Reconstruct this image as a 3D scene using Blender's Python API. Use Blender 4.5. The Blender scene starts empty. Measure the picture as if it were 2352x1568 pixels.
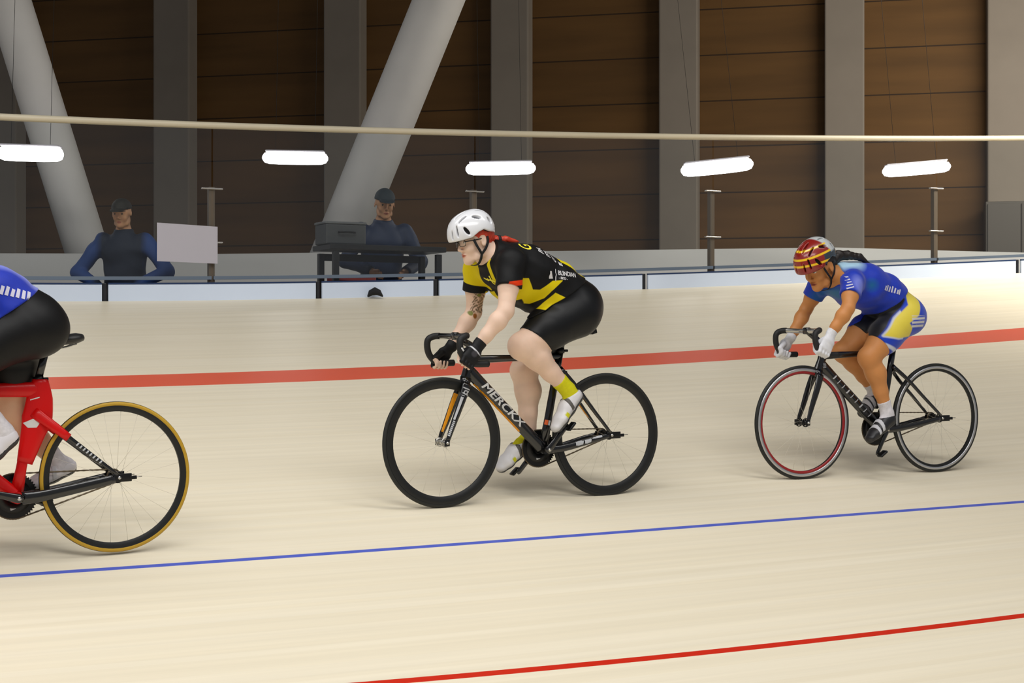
import bpy, bmesh, math
import numpy as np
from mathutils import Vector, Matrix
from mathutils.bvhtree import BVHTree

C = bpy.context.scene.collection
SC = bpy.context.scene
CAM_Z = 1.55

# ------------------------------------------------------------------ camera
cam_data = bpy.data.cameras.new('camera')
cam_data.sensor_width = 36.0
cam_data.lens = 36.0 * 3470.0 / 2352.0
cam_data.clip_end = 200
cam = bpy.data.objects.new('camera', cam_data)
cam.location = (0, 0, CAM_Z)
cam.rotation_euler = (math.pi / 2, 0, 0)
C.objects.link(cam)
SC.camera = cam

# ------------------------------------------------------------------ world, lights, exposure
SC.view_settings.view_transform = 'Standard'
SC.view_settings.look = 'None'
SC.view_settings.gamma = 1.0
SC.view_settings.use_curve_mapping = False
SC.view_settings.exposure = 0.06
world = bpy.data.worlds.new('hall_ambient')
SC.world = world
world.use_nodes = True
bg = world.node_tree.nodes['Background']
bg.inputs['Color'].default_value = (0.93, 0.95, 1.0, 1)
bg.inputs['Strength'].default_value = 0.26


def area_light(name, loc, target, sx, sy, power, col=(1, 0.98, 0.955)):
    d = bpy.data.lights.new(name, 'AREA')
    d.shape = 'RECTANGLE'
    d.size = sx
    d.size_y = sy
    d.energy = power
    d.color = col
    o = bpy.data.objects.new(name, d)
    o.location = loc
    o.rotation_euler = (Vector(target) - Vector(loc)).to_track_quat('-Z', 'Y').to_euler()
    C.objects.link(o)
    return o


# the hall's lamp rows above the track and the infield
area_light('track_lamp_row', (0.0, 6.2, 8.4), (0.0, 6.6, 0), 14, 1.2, 305).data.spread = math.radians(150)
area_light('infield_lamp_row', (-1.0, 0.5, 8.6), (-0.5, 3.4, 0.0), 14, 2.5, 425).data.spread = math.radians(136)
area_light('added_wall_light', (8.0, 14.6, 5.6), (6.5, 19.0, 2.6), 7, 1.0, 500, (1, 0.95, 0.86))  # unseen light added to brighten the back wall, strongest at the right


# ------------------------------------------------------------------ small helpers
def lin(c):
    c = c / 255.0
    return c / 12.92 if c <= 0.04045 else ((c + 0.055) / 1.055) ** 2.4


def rgb(r, g, b):
    return (lin(r), lin(g), lin(b), 1.0)


MATS = {}


def mat(name, col, rough=0.5, metal=0.0, spec=0.5, coat=0.0, sss=0.0):
    if name in MATS:
        return MATS[name]
    m = bpy.data.materials.new(name)
    m.use_nodes = True
    b = m.node_tree.nodes['Principled BSDF']
    b.inputs['Base Color'].default_value = col
    b.inputs['Roughness'].default_value = rough
    b.inputs['Metallic'].default_value = metal
    b.inputs['Specular IOR Level'].default_value = spec
    b.inputs['Coat Weight'].default_value = coat
    if sss:
        b.inputs['Subsurface Weight'].default_value = sss
        b.inputs['Subsurface Radius'].default_value = (0.012, 0.005, 0.003)
        b.inputs['Subsurface Scale'].default_value = 1.0
    MATS[name] = m
    return m


def nd(m, kind, **kw):
    n = m.node_tree.nodes.new(kind)
    for k, v in kw.items():
        setattr(n, k, v)
    return n


def lk(m, a, b):
    m.node_tree.links.new(a, b)


def vary(m, scale=(8, 8, 8), amount=0.12, detail=3.0, bump=0.0, coord='Object'):
    """break the flat colour of a material with a noise on value, optional bump"""
    b = m.node_tree.nodes['Principled BSDF']
    tc = nd(m, 'ShaderNodeTexCoord')
    mp = nd(m, 'ShaderNodeMapping')
    mp.inputs['Scale'].default_value = scale
    lk(m, tc.outputs[coord], mp.inputs['Vector'])
    nz = nd(m, 'ShaderNodeTexNoise')
    nz.inputs['Scale'].default_value = 1.0
    nz.inputs['Detail'].default_value = detail
    lk(m, mp.outputs['Vector'], nz.inputs['Vector'])
    hs = nd(m, 'ShaderNodeHueSaturation')
    mr = nd(m, 'ShaderNodeMapRange')
    mr.inputs['From Min'].default_value = 0.3
    mr.inputs['From Max'].default_value = 0.7
    mr.inputs['To Min'].default_value = 1 - amount
    mr.inputs['To Max'].default_value = 1 + amount
    lk(m, nz.outputs['Fac'], mr.inputs['Value'])
    lk(m, mr.outputs['Result'], hs.inputs['Value'])
    src = b.inputs['Base Color']
    if src.is_linked:
        lk(m, src.links[0].from_socket, hs.inputs['Color'])
    else:
        hs.inputs['Color'].default_value = src.default_value
    lk(m, hs.outputs['Color'], src)
    if bump:
        bp = nd(m, 'ShaderNodeBump')
        bp.inputs['Strength'].default_value = bump
        bp.inputs['Distance'].default_value = 0.004
        lk(m, nz.outputs['Fac'], bp.inputs['Height'])
        lk(m, bp.outputs['Normal'], b.inputs['Normal'])
    return m


def layer(m, attr, col, soft=0.0012, half=None):
    """paint colour col where the mesh attribute attr is below zero (a printed area with a crisp edge)"""
    b = m.node_tree.nodes['Principled BSDF']
    src = b.inputs['Base Color']
    at = nd(m, 'ShaderNodeAttribute')
    at.attribute_name = attr
    mr = nd(m, 'ShaderNodeMapRange')
    mr.inputs['From Min'].default_value = -soft
    mr.inputs['From Max'].default_value = soft
    mr.inputs['To Min'].default_value = 1
    mr.inputs['To Max'].default_value = 0
    out = at.outputs['Fac']
    if half is not None:
        ab = nd(m, 'ShaderNodeMath', operation='ABSOLUTE')
        lk(m, out, ab.inputs[0])
        sb = nd(m, 'ShaderNodeMath', operation='SUBTRACT')
        lk(m, ab.outputs[0], sb.inputs[0])
        sb.inputs[1].default_value = half
        out = sb.outputs[0]
    lk(m, out, mr.inputs['Value'])
    mx = nd(m, 'ShaderNodeMix', data_type='RGBA')
    lk(m, mr.outputs['Result'], mx.inputs[0])
    if src.is_linked:
        lk(m, src.links[0].from_socket, mx.inputs[6])
    else:
        mx.inputs[6].default_value = src.default_value
    mx.inputs[7].default_value = col
    lk(m, mx.outputs[2], src)
    return m


def link(name, me, m=None, parent=None, smooth=True):
    o = bpy.data.objects.new(name, me)
    C.objects.link(o)
    if m is not None and not me.materials:
        for q in (m if isinstance(m, (list, tuple)) else [m]):
            me.materials.append(q)
    if smooth and len(me.polygons):
        me.polygons.foreach_set('use_smooth', np.ones(len(me.polygons), dtype=bool))
    if parent is not None:
        o.parent = parent
    return o


def mesh(name, V, F, m=None, parent=None, smooth=True, attrs=None):
    me = bpy.data.meshes.new(name)
    me.from_pydata([tuple(map(float, v)) for v in V], [], [tuple(map(int, f)) for f in F])
    if attrs:
        for k, v in attrs.items():
            a = me.attributes.new(k, 'FLOAT', 'POINT')
            a.data.foreach_set('value', np.asarray(v, dtype=np.float32))
    me.update()
    return link(name, me, m, parent, smooth)


def quads_mesh(name, V, Q, m=None, parent=None, attrs=None):
    V = np.asarray(V, dtype=np.float32)
    Q = np.asarray(Q, dtype=np.int32)
    me = bpy.data.meshes.new(name)
    me.vertices.add(len(V))
    me.vertices.foreach_set('co', V.ravel())
    me.loops.add(Q.size)
    me.loops.foreach_set('vertex_index', Q.ravel())
    me.polygons.add(len(Q))
    me.polygons.foreach_set('loop_start', np.arange(0, Q.size, 4, dtype=np.int32))
    me.polygons.foreach_set('loop_total', np.full(len(Q), 4, dtype=np.int32))
    if attrs:
        for k, v in attrs.items():
            a = me.attributes.new(k, 'FLOAT', 'POINT')
            a.data.foreach_set('value', np.asarray(v, dtype=np.float32))
    me.update(calc_edges=True)
    me.validate()
    return link(name, me, m, parent)


def thing(name, label, cat, loc=(0, 0, 0), rot=(0, 0, 0), group=None):
    o = bpy.data.objects.new(name, None)
    o.empty_display_size = 0.1
    C.objects.link(o)
    o.location = loc
    o.rotation_euler = rot
    o['label'] = label
    o['category'] = cat
    if group:
        o['group'] = group
    return o


def tag(o, label, cat, group=None):
    o['label'] = label
    o['category'] = cat
    if group:
        o['group'] = group
    return o


def structure(o):
    o['kind'] = 'structure'
    return o


class MB:
    """collects boxes, lofts and lathes into one mesh"""

    def __init__(self):
        self.V = []
        self.F = []

    def add(self, V, F):
        n = len(self.V)
        self.V += [tuple(map(float, v)) for v in V]
        self.F += [tuple(int(i) + n for i in f) for f in F]
        return self

    def box(self, c, size, rot=None, bevel=0.0):
        sx, sy, sz = [s / 2 for s in size]
        if bevel <= 0:
            P = [(x, y, z) for x in (-sx, sx) for y in (-sy, sy) for z in (-sz, sz)]
            F = [(0, 1, 3, 2), (4, 6, 7, 5), (0, 4, 5, 1), (2, 3, 7, 6), (0, 2, 6, 4), (1, 5, 7, 3)]
        else:
            bm = bmesh.new()
            bmesh.ops.create_cube(bm, size=1)
            for v in bm.verts:
                v.co = (v.co.x * size[0], v.co.y * size[1], v.co.z * size[2])
            bmesh.ops.bevel(bm, geom=bm.edges[:], offset=bevel, segments=2, affect='EDGES', profile=0.5)
            bm.verts.index_update()
            P = [tuple(v.co) for v in bm.verts]
            F = [[v.index for v in f.verts] for f in bm.faces]
            bm.free()
        P = np.array(P)
        if rot is not None:
            P = P @ np.asarray(rot).T
        return self.add(P + np.asarray(c), F)

    def loft(self, path, rs, rn, side=(0, 1, 0), seg=16, cap=True, closed=False):
        path = np.asarray(path, float)
        n = len(path)
        rs = np.broadcast_to(np.asarray(rs, float), (n,)) if np.ndim(rs) < 2 else rs
        rn = np.broadcast_to(np.asarray(rn, float), (n,))
        side = np.asarray(side, float)
        V = []
        prev = None
        for i in range(n):
            if closed:
                d = path[(i + 1) % n] - path[i - 1]
            else:
                d = path[min(i + 1, n - 1)] - path[max(i - 1, 0)]
            d = d / (np.linalg.norm(d) + 1e-12)
            ref = side if prev is None else prev
            s = ref - d * (ref @ d)
            if np.linalg.norm(s) < 1e-4:
                s = np.cross(d, (0.3, 0.1, 0.9))
            s /= np.linalg.norm(s)
            if prev is not None or True:
                prev = s
            nn = np.cross(d, s)
            for k in range(seg):
                a = 2 * math.pi * k / seg
                V.append(path[i] + s * (rs[i] * math.cos(a)) + nn * (rn[i] * math.sin(a)))
        F = []
        for i in range(n if closed else n - 1):
            j = (i + 1) % n
            for k in range(seg):
                k2 = (k + 1) % seg
                F.append((i * seg + k, i * seg + k2, j * seg + k2, j * seg + k))
        if cap and not closed:
            F.append(tuple(range(seg - 1, -1, -1)))
            F.append(tuple((n - 1) * seg + k for k in range(seg)))
        return self.add(V, F)

    def lathe(self, prof, axis_o=(0, 0, 0), seg=48, closed=True):
        """profile [(r, y)] revolved about the local Y axis"""
        V = []
        n = len(prof)
        for k in range(seg):
            a = 2 * math.pi * k / seg
            for r, y in prof:
                V.append((axis_o[0] + r * math.cos(a), axis_o[1] + y, axis_o[2] + r * math.sin(a)))
        F = []
        for k in range(seg):
            k2 = (k + 1) % seg
            for i in range(n if closed else n - 1):
                j = (i + 1) % n
                F.append((k * n + i, k * n + j, k2 * n + j, k2 * n + i))
        return self.add(V, F)

    def build(self, name, m, parent=None, smooth=True, auto=None):
        me = bpy.data.meshes.new(name)
        me.from_pydata(self.V, [], self.F)
        bm = bmesh.new()
        bm.from_mesh(me)
        bmesh.ops.recalc_face_normals(bm, faces=bm.faces[:])
        if auto:
            for e in bm.edges:
                if len(e.link_faces) == 2 and e.calc_face_angle(0) > math.radians(auto):
                    e.smooth = False
        bm.to_mesh(me)
        bm.free()
        return link(name, me, m, parent, smooth)


def spline(P, n=8):
    """Catmull-Rom through the points"""
    P = np.asarray(P, float)
    Q = np.vstack([2 * P[0] - P[1], P, 2 * P[-1] - P[-2]])
    out = []
    for i in range(1, len(Q) - 2):
        for k in range(n):
            t = k / n
            a, b, c, d = Q[i - 1], Q[i], Q[i + 1], Q[i + 2]
            out.append(0.5 * (2 * b + (c - a) * t + (2 * a - 5 * b + 4 * c - d) * t * t + (3 * b - a - 3 * c + d) * t ** 3))
    out.append(P[-1])
    return np.array(out)


# ------------------------------------------------------------------ writing and printed marks
def text_shape(body, size, bold=0.0, shear=0.0, cuts=2):
    cu = bpy.data.curves.new('lettering', 'FONT')
    cu.body = body
    cu.size = size
    cu.offset = bold
    cu.shear = shear
    cu.resolution_u = 3
    o = bpy.data.objects.new('lettering', cu)
    C.objects.link(o)
    bpy.context.view_layer.update()
    dg = bpy.context.evaluated_depsgraph_get()
    me = bpy.data.meshes.new_from_object(o.evaluated_get(dg))
    bm = bmesh.new()
    bm.from_mesh(me)
    bmesh.ops.remove_doubles(bm, verts=bm.verts[:], dist=1e-6)
    bmesh.ops.triangulate(bm, faces=bm.faces[:])
    for _ in range(cuts):
        long_e = [e for e in bm.edges if e.calc_length() > size * 0.12]
        if long_e:
            bmesh.ops.subdivide_edges(bm, edges=long_e, cuts=1)
            bmesh.ops.triangulate(bm, faces=bm.faces[:])
    bm.verts.index_update()
    V = [(v.co.x, v.co.y) for v in bm.verts]
    F = [[v.index for v in f.verts] for f in bm.faces]
    bm.free()
    bpy.data.objects.remove(o)
    bpy.data.curves.remove(cu)
    bpy.data.meshes.remove(me)
    return V, F


def poly_shape(P, step=0.01):
    bm = bmesh.new()
    bm.faces.new([bm.verts.new((x, y, 0)) for x, y in P])
    bmesh.ops.triangulate(bm, faces=bm.faces[:])
    for _ in range(5):
        le = [e for e in bm.edges if e.calc_length() > step]
        if not le:
            break
        bmesh.ops.subdivide_edges(bm, edges=le, cuts=1)
        bmesh.ops.triangulate(bm, faces=bm.faces[:])
    bm.verts.index_update()
    V = [(v.co.x, v.co.y) for v in bm.verts]
    F = [[v.index for v in f.verts] for f in bm.faces]
    bm.free()
    return V, F


def bvh_of(o):
    me = o.data
    return BVHTree.FromPolygons([v.co.copy() for v in me.vertices], [tuple(p.vertices) for p in me.polygons])


def decal(name, shape, origin, u, v, direction, bvh, m, parent, off=0.0012, label=None):
    """lay a flat shape onto a surface along direction"""
    V2, F = shape
    o = Vector(origin)
    u = Vector(u).normalized()
    v = Vector(v).normalized()
    d = Vector(direction).normalized()
    V = []
    miss = set()
    for i, (a, b) in enumerate(V2):
        p = o + u * a + v * b
        hit = bvh.ray_cast(p - d * 0.4, d)
        if hit[0] is None:
            miss.add(i)
            V.append(p)
        else:
            nrm = hit[1] if hit[1].dot(d) < 0 else -hit[1]
            V.append(hit[0] + nrm * off)
    F = [f for f in F if not any(i in miss for i in f)]
    if 'lettering' not in name and F:           # a mark that ran off the edge stays one piece
        par = list(range(len(V2)))

        def root_of(i):
            while par[i] != i:
                i = par[i]
            return i
        for f in F:
            for i in f[1:]:
                par[root_of(i)] = root_of(f[0])
        cnt = {}
        for f in F:
            cnt[root_of(f[0])] = cnt.get(root_of(f[0]), 0) + 1
        best = max(cnt, key=cnt.get)
        F = [f for f in F if root_of(f[0]) == best]
    used = sorted({i for f in F for i in f})
    remap = {i: k for k, i in enumerate(used)}
    V = [V[i] for i in used]
    F = [[remap[i] for i in f] for f in F]
    ob = mesh(name, V, F, m, parent)
    if label:
        ob['label'] = label
    return ob


# ------------------------------------------------------------------ the track: a banked ruled surface leaving the bend
TP = (22.06226, 0.03599, 4.58079, -1.51694, 13.89932, 0.02871, 0.03566, -0.0057, -0.00053)
_ss = np.linspace(-16, 26, 1600)
_sc = np.clip(_ss, -5.0, 13.0)
_a = math.radians(TP[0]) + TP[1] * _sc + TP[7] * _sc * _sc / 2
_x = np.concatenate([[0], np.cumsum((np.cos(_a[1:]) + np.cos(_a[:-1])) / 2)]) * (_ss[1] - _ss[0])
_y = np.concatenate([[0], np.cumsum((np.sin(_a[1:]) + np.sin(_a[:-1])) / 2)]) * (_ss[1] - _ss[0])
_x -= np.interp(0, _ss, _x)
_y -= np.interp(0, _ss, _y)
_h0 = math.radians(TP[0])
_ox, _oy = -math.sin(_h0) * TP[2], math.cos(_h0) * TP[2]


def track(s, t):
    """point of the riding surface: s metres back along the inner edge, t metres up the bank"""
    s = np.asarray(s, float)
    t = np.asarray(t, float)
    a = np.interp(s, _ss, _a)
    x = np.interp(s, _ss, _x) + _ox
    y = np.interp(s, _ss, _y) + _oy
    sc = np.clip(s, -5.0, 13.0)
    phi = np.radians(TP[4] + TP[5] * sc + TP[6] * sc ** 2 + TP[8] * sc ** 3)
    return np.stack(np.broadcast_arrays(x - np.sin(a) * t * np.cos(phi), y + np.cos(a) * t * np.cos(phi),
                                        TP[3] + CAM_Z + t * np.sin(phi)), -1)


def top_t(s):
    s = np.clip(s, -5, 13)
    return -0.00004 * s * s - 0.02873 * s + 7.5584


def red_t(s):
    s = np.clip(s, -1, 6)
    return 0.0065 * s * s - 0.06221 * s + 0.9956


def blue_t(s):
    s = np.clip(s, -1, 7.5)
    return -0.00395 * s * s + 0.01962 * s + 2.18793


def bandl_t(s):
    s = np.clip(s, -2, 12)
    return 0.00202 * s * s - 0.00021 * s + 5.08493


def bandu_t(s):
    s = np.clip(s, -2, 12)
    return 0.00214 * s * s + 0.00263 * s + 5.35872


def wood_track_material():
    m = mat('pale_track_boards', rgb(229, 219, 196), rough=0.42, spec=0.35)
    b = m.node_tree.nodes['Principled BSDF']
    uv = nd(m, 'ShaderNodeUVMap')
    sep = nd(m, 'ShaderNodeSeparateXYZ')
    lk(m, uv.outputs['UV'], sep.inputs[0])
    mp = nd(m, 'ShaderNodeMapping')
    mp.inputs['Scale'].default_value = (0.45, 26.0, 1)
    lk(m, uv.outputs['UV'], mp.inputs['Vector'])
    nz = nd(m, 'ShaderNodeTexNoise')
    nz.inputs['Scale'].default_value = 1.0
    nz.inputs['Detail'].default_value = 4
    lk(m, mp.outputs['Vector'], nz.inputs['Vector'])
    # narrow pine strips running with the track, each with its own tone
    mp2 = nd(m, 'ShaderNodeMapping')
    mp2.inputs['Scale'].default_value = (0.0, 24.0, 1)
    lk(m, uv.outputs['UV'], mp2.inputs['Vector'])
    vo = nd(m, 'ShaderNodeTexVoronoi', voronoi_dimensions='2D')
    vo.inputs['Scale'].default_value = 1.0
    vo.inputs['Randomness'].default_value = 0.15
    lk(m, mp2.outputs['Vector'], vo.inputs['Vector'])
    sv = nd(m, 'ShaderNodeSeparateColor')
    lk(m, vo.outputs['Color'], sv.inputs[0])
    mxs = nd(m, 'ShaderNodeMix', data_type='RGBA')
    mxs.inputs[6].default_value = rgb(237, 227, 203)
    mxs.inputs[7].default_value = rgb(233, 222, 196)
    lk(m, sv.outputs[0], mxs.inputs[0])
    mr = nd(m, 'ShaderNodeMapRange')
    mr.inputs['From Min'].default_value = 0.3
    mr.inputs['From Max'].default_value = 0.7
    mr.inputs['To Min'].default_value = 0.955
    mr.inputs['To Max'].default_value = 1.03
    lk(m, nz.outputs['Fac'], mr.inputs['Value'])
    hs = nd(m, 'ShaderNodeHueSaturation')
    lk(m, mr.outputs['Result'], hs.inputs['Value'])
    lk(m, mxs.outputs[2], hs.inputs['Color'])
    lk(m, hs.outputs['Color'], b.inputs['Base Color'])
    layer(m, 'red_line', rgb(203, 38, 14), 0.0015, 0.021)
    layer(m, 'blue_line', rgb(84, 100, 196), 0.0015, 0.017)
    layer(m, 'red_band', rgb(224, 96, 68), 0.002, 0.5)
    return m


def build_track():
    S = np.linspace(-9, 14.6, 240)
    tau = np.concatenate([np.linspace(-0.35, 0, 5), np.linspace(0, 1, 121)[1:]])
    SS, TT = np.meshgrid(S, tau, indexing='ij')
    T = np.where(TT > 0, TT * top_t(SS), TT * 5.0)
    P = track(SS, np.maximum(T, 0))
    A = np.interp(SS, _ss, _a)
    P[..., 0] += np.where(T < 0, -np.sin(A) * T, 0)
    P[..., 1] += np.where(T < 0, np.cos(A) * T, 0)
    n, k = SS.shape
    V = P.reshape(-1, 3)
    idx = np.arange(n * k).reshape(n, k)
    Q = np.stack([idx[:-1, :-1], idx[1:, :-1], idx[1:, 1:], idx[:-1, 1:]], -1).reshape(-1, 4)
    attrs = {'red_line': (T - red_t(SS)).ravel(), 'blue_line': (T - blue_t(SS)).ravel(),
             'red_band': ((T - bandl_t(SS)) / (bandu_t(SS) - bandl_t(SS)) - 0.5).ravel()}
    o = quads_mesh('floor_track', V, Q, wood_track_material(), attrs=attrs)
    uvl = o.data.uv_layers.new(name='UVMap')
    li = np.zeros(len(o.data.loops), dtype=np.int32)
    o.data.loops.foreach_get('vertex_index', li)
    UV = np.stack([SS.ravel(), T.ravel()], -1)[li]
    uvl.data.foreach_set('uv', UV.astype(np.float32).ravel())
    structure(o)
    return o


build_track()

# infield slab under the camera and the concourse slab behind the track
fl = MB().box((0, 2, -0.06), (40, 30, 0.06)).build('floor', mat('infield_concrete', rgb(150, 148, 142), 0.7), smooth=False)
structure(fl)
CONC_Z = 1.06


def edge(s, out=0.0, z=0.0):
    """point on the track's outer edge line, moved outward horizontally"""
    P = track(s, top_t(s))
    a = np.interp(s, _ss, _a)
    P[..., 0] += -np.sin(a) * out
    P[..., 1] += np.cos(a) * out
    P[..., 2] += z
    return P


Sg = np.linspace(-9, 14.6, 80)
A0 = edge(Sg, 0.10)
B0 = edge(Sg, 9.0)
A0[:, 2] = CONC_Z
B0[:, 2] = CONC_Z
conc = MB()
nS = len(Sg)
conc.add(np.vstack([A0, B0, A0 - (0, 0, .15), B0 - (0, 0, .15)]),
         [(i, i + 1, nS + i + 1, nS + i) for i in range(nS - 1)] + [(i, 2 * nS + i, 2 * nS + i + 1, i + 1) for i in range(nS - 1)])
structure(conc.build('floor_concourse', vary(mat('concourse_concrete', rgb(120, 117, 112), 0.8), (3, 3, 3), 0.08), smooth=False))

# ------------------------------------------------------------------ barrier on the outer edge
M_board = mat('pale_blue_board', rgb(222, 234, 252), 0.28, spec=0.5)
vary(M_board, (1.2, 1.2, 0.4), 0.06, 1.0)
M_navy = mat('navy_edge_strip', rgb(28, 52, 92), 0.4)
M_channel = mat('grey_blue_channel', rgb(128, 142, 158), 0.35, 0.6)
M_clip = mat('brushed_steel', rgb(205, 200, 192), 0.25, 0.9)
M_post = mat('grey_brown_post', rgb(98, 84, 68), 0.5)
M_rail = vary(mat('cream_rail', rgb(214, 203, 176), 0.35), (2, 2, 2), 0.04)

glass = bpy.data.materials.new('clear_barrier_glass')
glass.use_nodes = True
gt = glass.node_tree
gt.nodes.remove(gt.nodes['Principled BSDF'])
g_out = gt.nodes['Material Output']
g_t = gt.nodes.new('ShaderNodeBsdfTransparent')
g_t.inputs['Color'].default_value = (0.965, 0.975, 0.97, 1)
g_g = gt.nodes.new('ShaderNodeBsdfGlossy')
g_g.inputs['Roughness'].default_value = 0.03
g_m = gt.nodes.new('ShaderNodeMixShader')
g_m.inputs[0].default_value = 0.035
gt.links.new(g_t.outputs[0], g_m.inputs[1])
gt.links.new(g_g.outputs[0], g_m.inputs[2])
gt.links.new(g_m.outputs[0], g_out.inputs['Surface'])


def strip_along(s0, s1, out, zlo, zhi, thick, n=8):
    """a thin upright wall that follows the outer edge"""
    S = np.linspace(s0, s1, n)
    mb = MB()
    V = []
    for o_, z_ in ((out, zlo), (out, zhi), (out + thick, zhi), (out + thick, zlo)):
        V.append(edge(S, o_, z_))
    V = np.concatenate(V)
    F = []
    for i in range(n - 1):
        for k in range(4):
            k2 = (k + 1) % 4
            F.append((k * n + i, k2 * n + i, k2 * n + i + 1, k * n + i + 1))
    F.append((0, n, 2 * n, 3 * n))
    F.append((n - 1, 4 * n - 1, 3 * n - 1, 2 * n - 1))
    return mb.add(V, F)


BJ = [-8.5, -3.2, 1.88, 3.86, 4.98, 7.05, 9.05, 11.0, 14.5]
BL = ['pale blue barrier board far past the left rider',
      'pale blue barrier board starting behind the left rider\'s hips',
      'pale blue barrier board below the white notice sheet',
      'pale blue barrier board below the black high desk',
      'pale blue barrier board behind the yellow and black jersey',
      'pale blue barrier board between the white helmet rider and the right rider',
      'pale blue barrier board behind the red helmet rider\'s face',
      'pale blue barrier board thinning out toward the right edge']
BP = ['', 'short dark board post far past the left rider', 'short dark board post below the spectator in blue sleeves',
      'short dark board post at the left leg of the high desk', 'short dark board post at the right leg of the high desk',
      'short dark board post behind the hips of the middle rider', 'short dark board post midway between the middle and right riders',
      'short dark board post behind the shoulders of the right rider']
for i in range(len(BJ) - 1):
    o = strip_along(BJ[i] + 0.03, BJ[i + 1] - 0.03, 0.0, -0.03, 0.128, 0.02, 12).build('barrier_board', M_board, smooth=False)
    tag(o, BL[i], 'barrier board', 'boards along the top of the track')
    strip_along(BJ[i] + 0.03, BJ[i + 1] - 0.03, -0.002, 0.128, 0.141, 0.024, 12).build('top_edge', M_navy, o, smooth=False)
    if i:
        pp = edge(np.array([BJ[i]]), 0.03)[0]
        jt = MB().box((pp[0], pp[1], (pp[2] + 0.14 + CONC_Z) / 2), (0.035, 0.035, pp[2] + 0.14 - CONC_Z), bevel=0.004).build(
            'board_post', mat('black_post', rgb(26, 27, 32), 0.45), smooth=False)
        tag(jt, BP[i], 'post', 'posts between the boards')

GJ = [-8.0, -5.2, -2.4, 0.35, 2.88, 5.38, 7.78, 10.15, 12.5, 14.5]
GL = {2: 'clear barrier glass past the leftmost rider', 3: 'clear barrier glass in front of the spectator with the blue sleeves',
      4: 'clear barrier glass in front of the high desk', 5: 'clear barrier glass behind the back of the yellow and black jersey',
      6: 'clear barrier glass between the middle and right riders', 7: 'clear barrier glass right of the red helmet',
      8: 'clear barrier glass at the right edge of the picture'}
for i in range(2, len(GJ) - 1):
    o = strip_along(GJ[i] + 0.01, GJ[i + 1] - 0.01, 0.045, 0.19, 1.372, 0.012, 10).build('barrier_glass', glass, smooth=False)
    tag(o, GL.get(i, 'clear barrier glass beyond the right edge of the picture, pane %s' % ('nearer' if i == 9 else 'farther')), 'glass panel', 'glass panels of the barrier')
    strip_along(GJ[i] + 0.01, GJ[i + 1] - 0.01, 0.035, 0.165, 0.192, 0.034, 10).build('bottom_channel', M_channel, o, smooth=False)
PL = {2: 'slim brown grey barrier post left of the leftmost rider', 3: 'slim brown grey barrier post above the leftmost rider\'s back',
      4: 'slim brown grey barrier post above the white notice sheet', 5: 'slim brown grey barrier post behind the white helmet',
      6: 'slim brown grey barrier post midway between the middle and right riders', 7: 'slim brown grey barrier post behind the red helmet',
      8: 'slim brown grey barrier post at the right picture edge'}
for i in range(3, 9):
    p = edge(np.array([GJ[i]]), 0.085)[0]
    a = float(np.interp(GJ[i], _ss, _a))
    o = MB().box((0, 0, (p[2] + 0.90 + CONC_Z) / 2 - CONC_Z), (0.05, 0.05, p[2] + 0.90 - CONC_Z), bevel=0.005).build('barrier_post', M_post, smooth=False)
    o.location = (p[0], p[1], CONC_Z)
    o.rotation_euler = (0, 0, a)
    tag(o, PL[i], 'post', 'posts behind the glass')
    for zz in (0.885, 0.46):
        MB().box((0, -0.03, p[2] + zz - CONC_Z), (0.17, 0.03, 0.012), bevel=0.003).build('glass_clip', M_clip, o, smooth=False)

Sr = np.linspace(-9, 14.5, 120)
r_ = MB().loft(edge(Sr, 0.05, 1.385), 0.027, 0.027, side=(0, 0, 1), seg=14).build('top_rail', M_rail)
tag(r_, 'long cream handrail curving along the top of the glass barrier', 'handrail')

# white notice sheet hung on the glass
sp = edge(np.array([2.36, 2.92]), 0.02)
zc = CAM_Z
sh = MB()
for k in range(7):
    t = k / 6
    q = sp[0] * (1 - t) + sp[1] * t
    sh.V.append((q[0], q[1] - 0.004 * math.sin(math.pi * t), CAM_Z + 0.625 - 0.01 * t))
    sh.V.append((q[0], q[1] - 0.006 * math.sin(math.pi * t), CAM_Z + 0.925 - 0.018 * t))
for k in range(7):
    sh.V.append((sh.V[2 * k][0], sh.V[2 * k][1] + 0.003, sh.V[2 * k][2]))
    sh.V.append((sh.V[2 * k + 1][0], sh.V[2 * k + 1][1] + 0.003, sh.V[2 * k + 1][2]))
for k in range(6):
    a = 2 * k
    sh.F.append((a, a + 2, a + 3, a + 1))
    sh.F.append((14 + a, 14 + a + 1, 14 + a + 3, 14 + a + 2))
    sh.F.append((a + 1, a + 3, 14 + a + 3, 14 + a + 1))
    sh.F.append((a, 14 + a, 14 + a + 2, a + 2))
o = sh.build('notice_sheet', mat('white_paper', rgb(186, 182, 190), 0.6), smooth=False)
tag(o, 'blank white notice sheet fixed to the barrier glass left of the middle', 'notice')

# ------------------------------------------------------------------ the hall behind
WL = np.array([-11.5, 23.7])
WR = np.array([11.5, 18.4])
wd = (WR - WL) / np.linalg.norm(WR - WL)
wn = np.array([wd[1], -wd[0]])          # toward the track
w_ang = math.atan2(wd[1], wd[0])


def wall_at(px_u):
    """point on the wall line on the sight line with slope u = x / y"""
    # WL + k*wd with x = u*y
    k = (px_u * WL[1] - WL[0]) / (wd[0] - px_u * wd[1])
    return WL + wd * k, k


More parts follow.
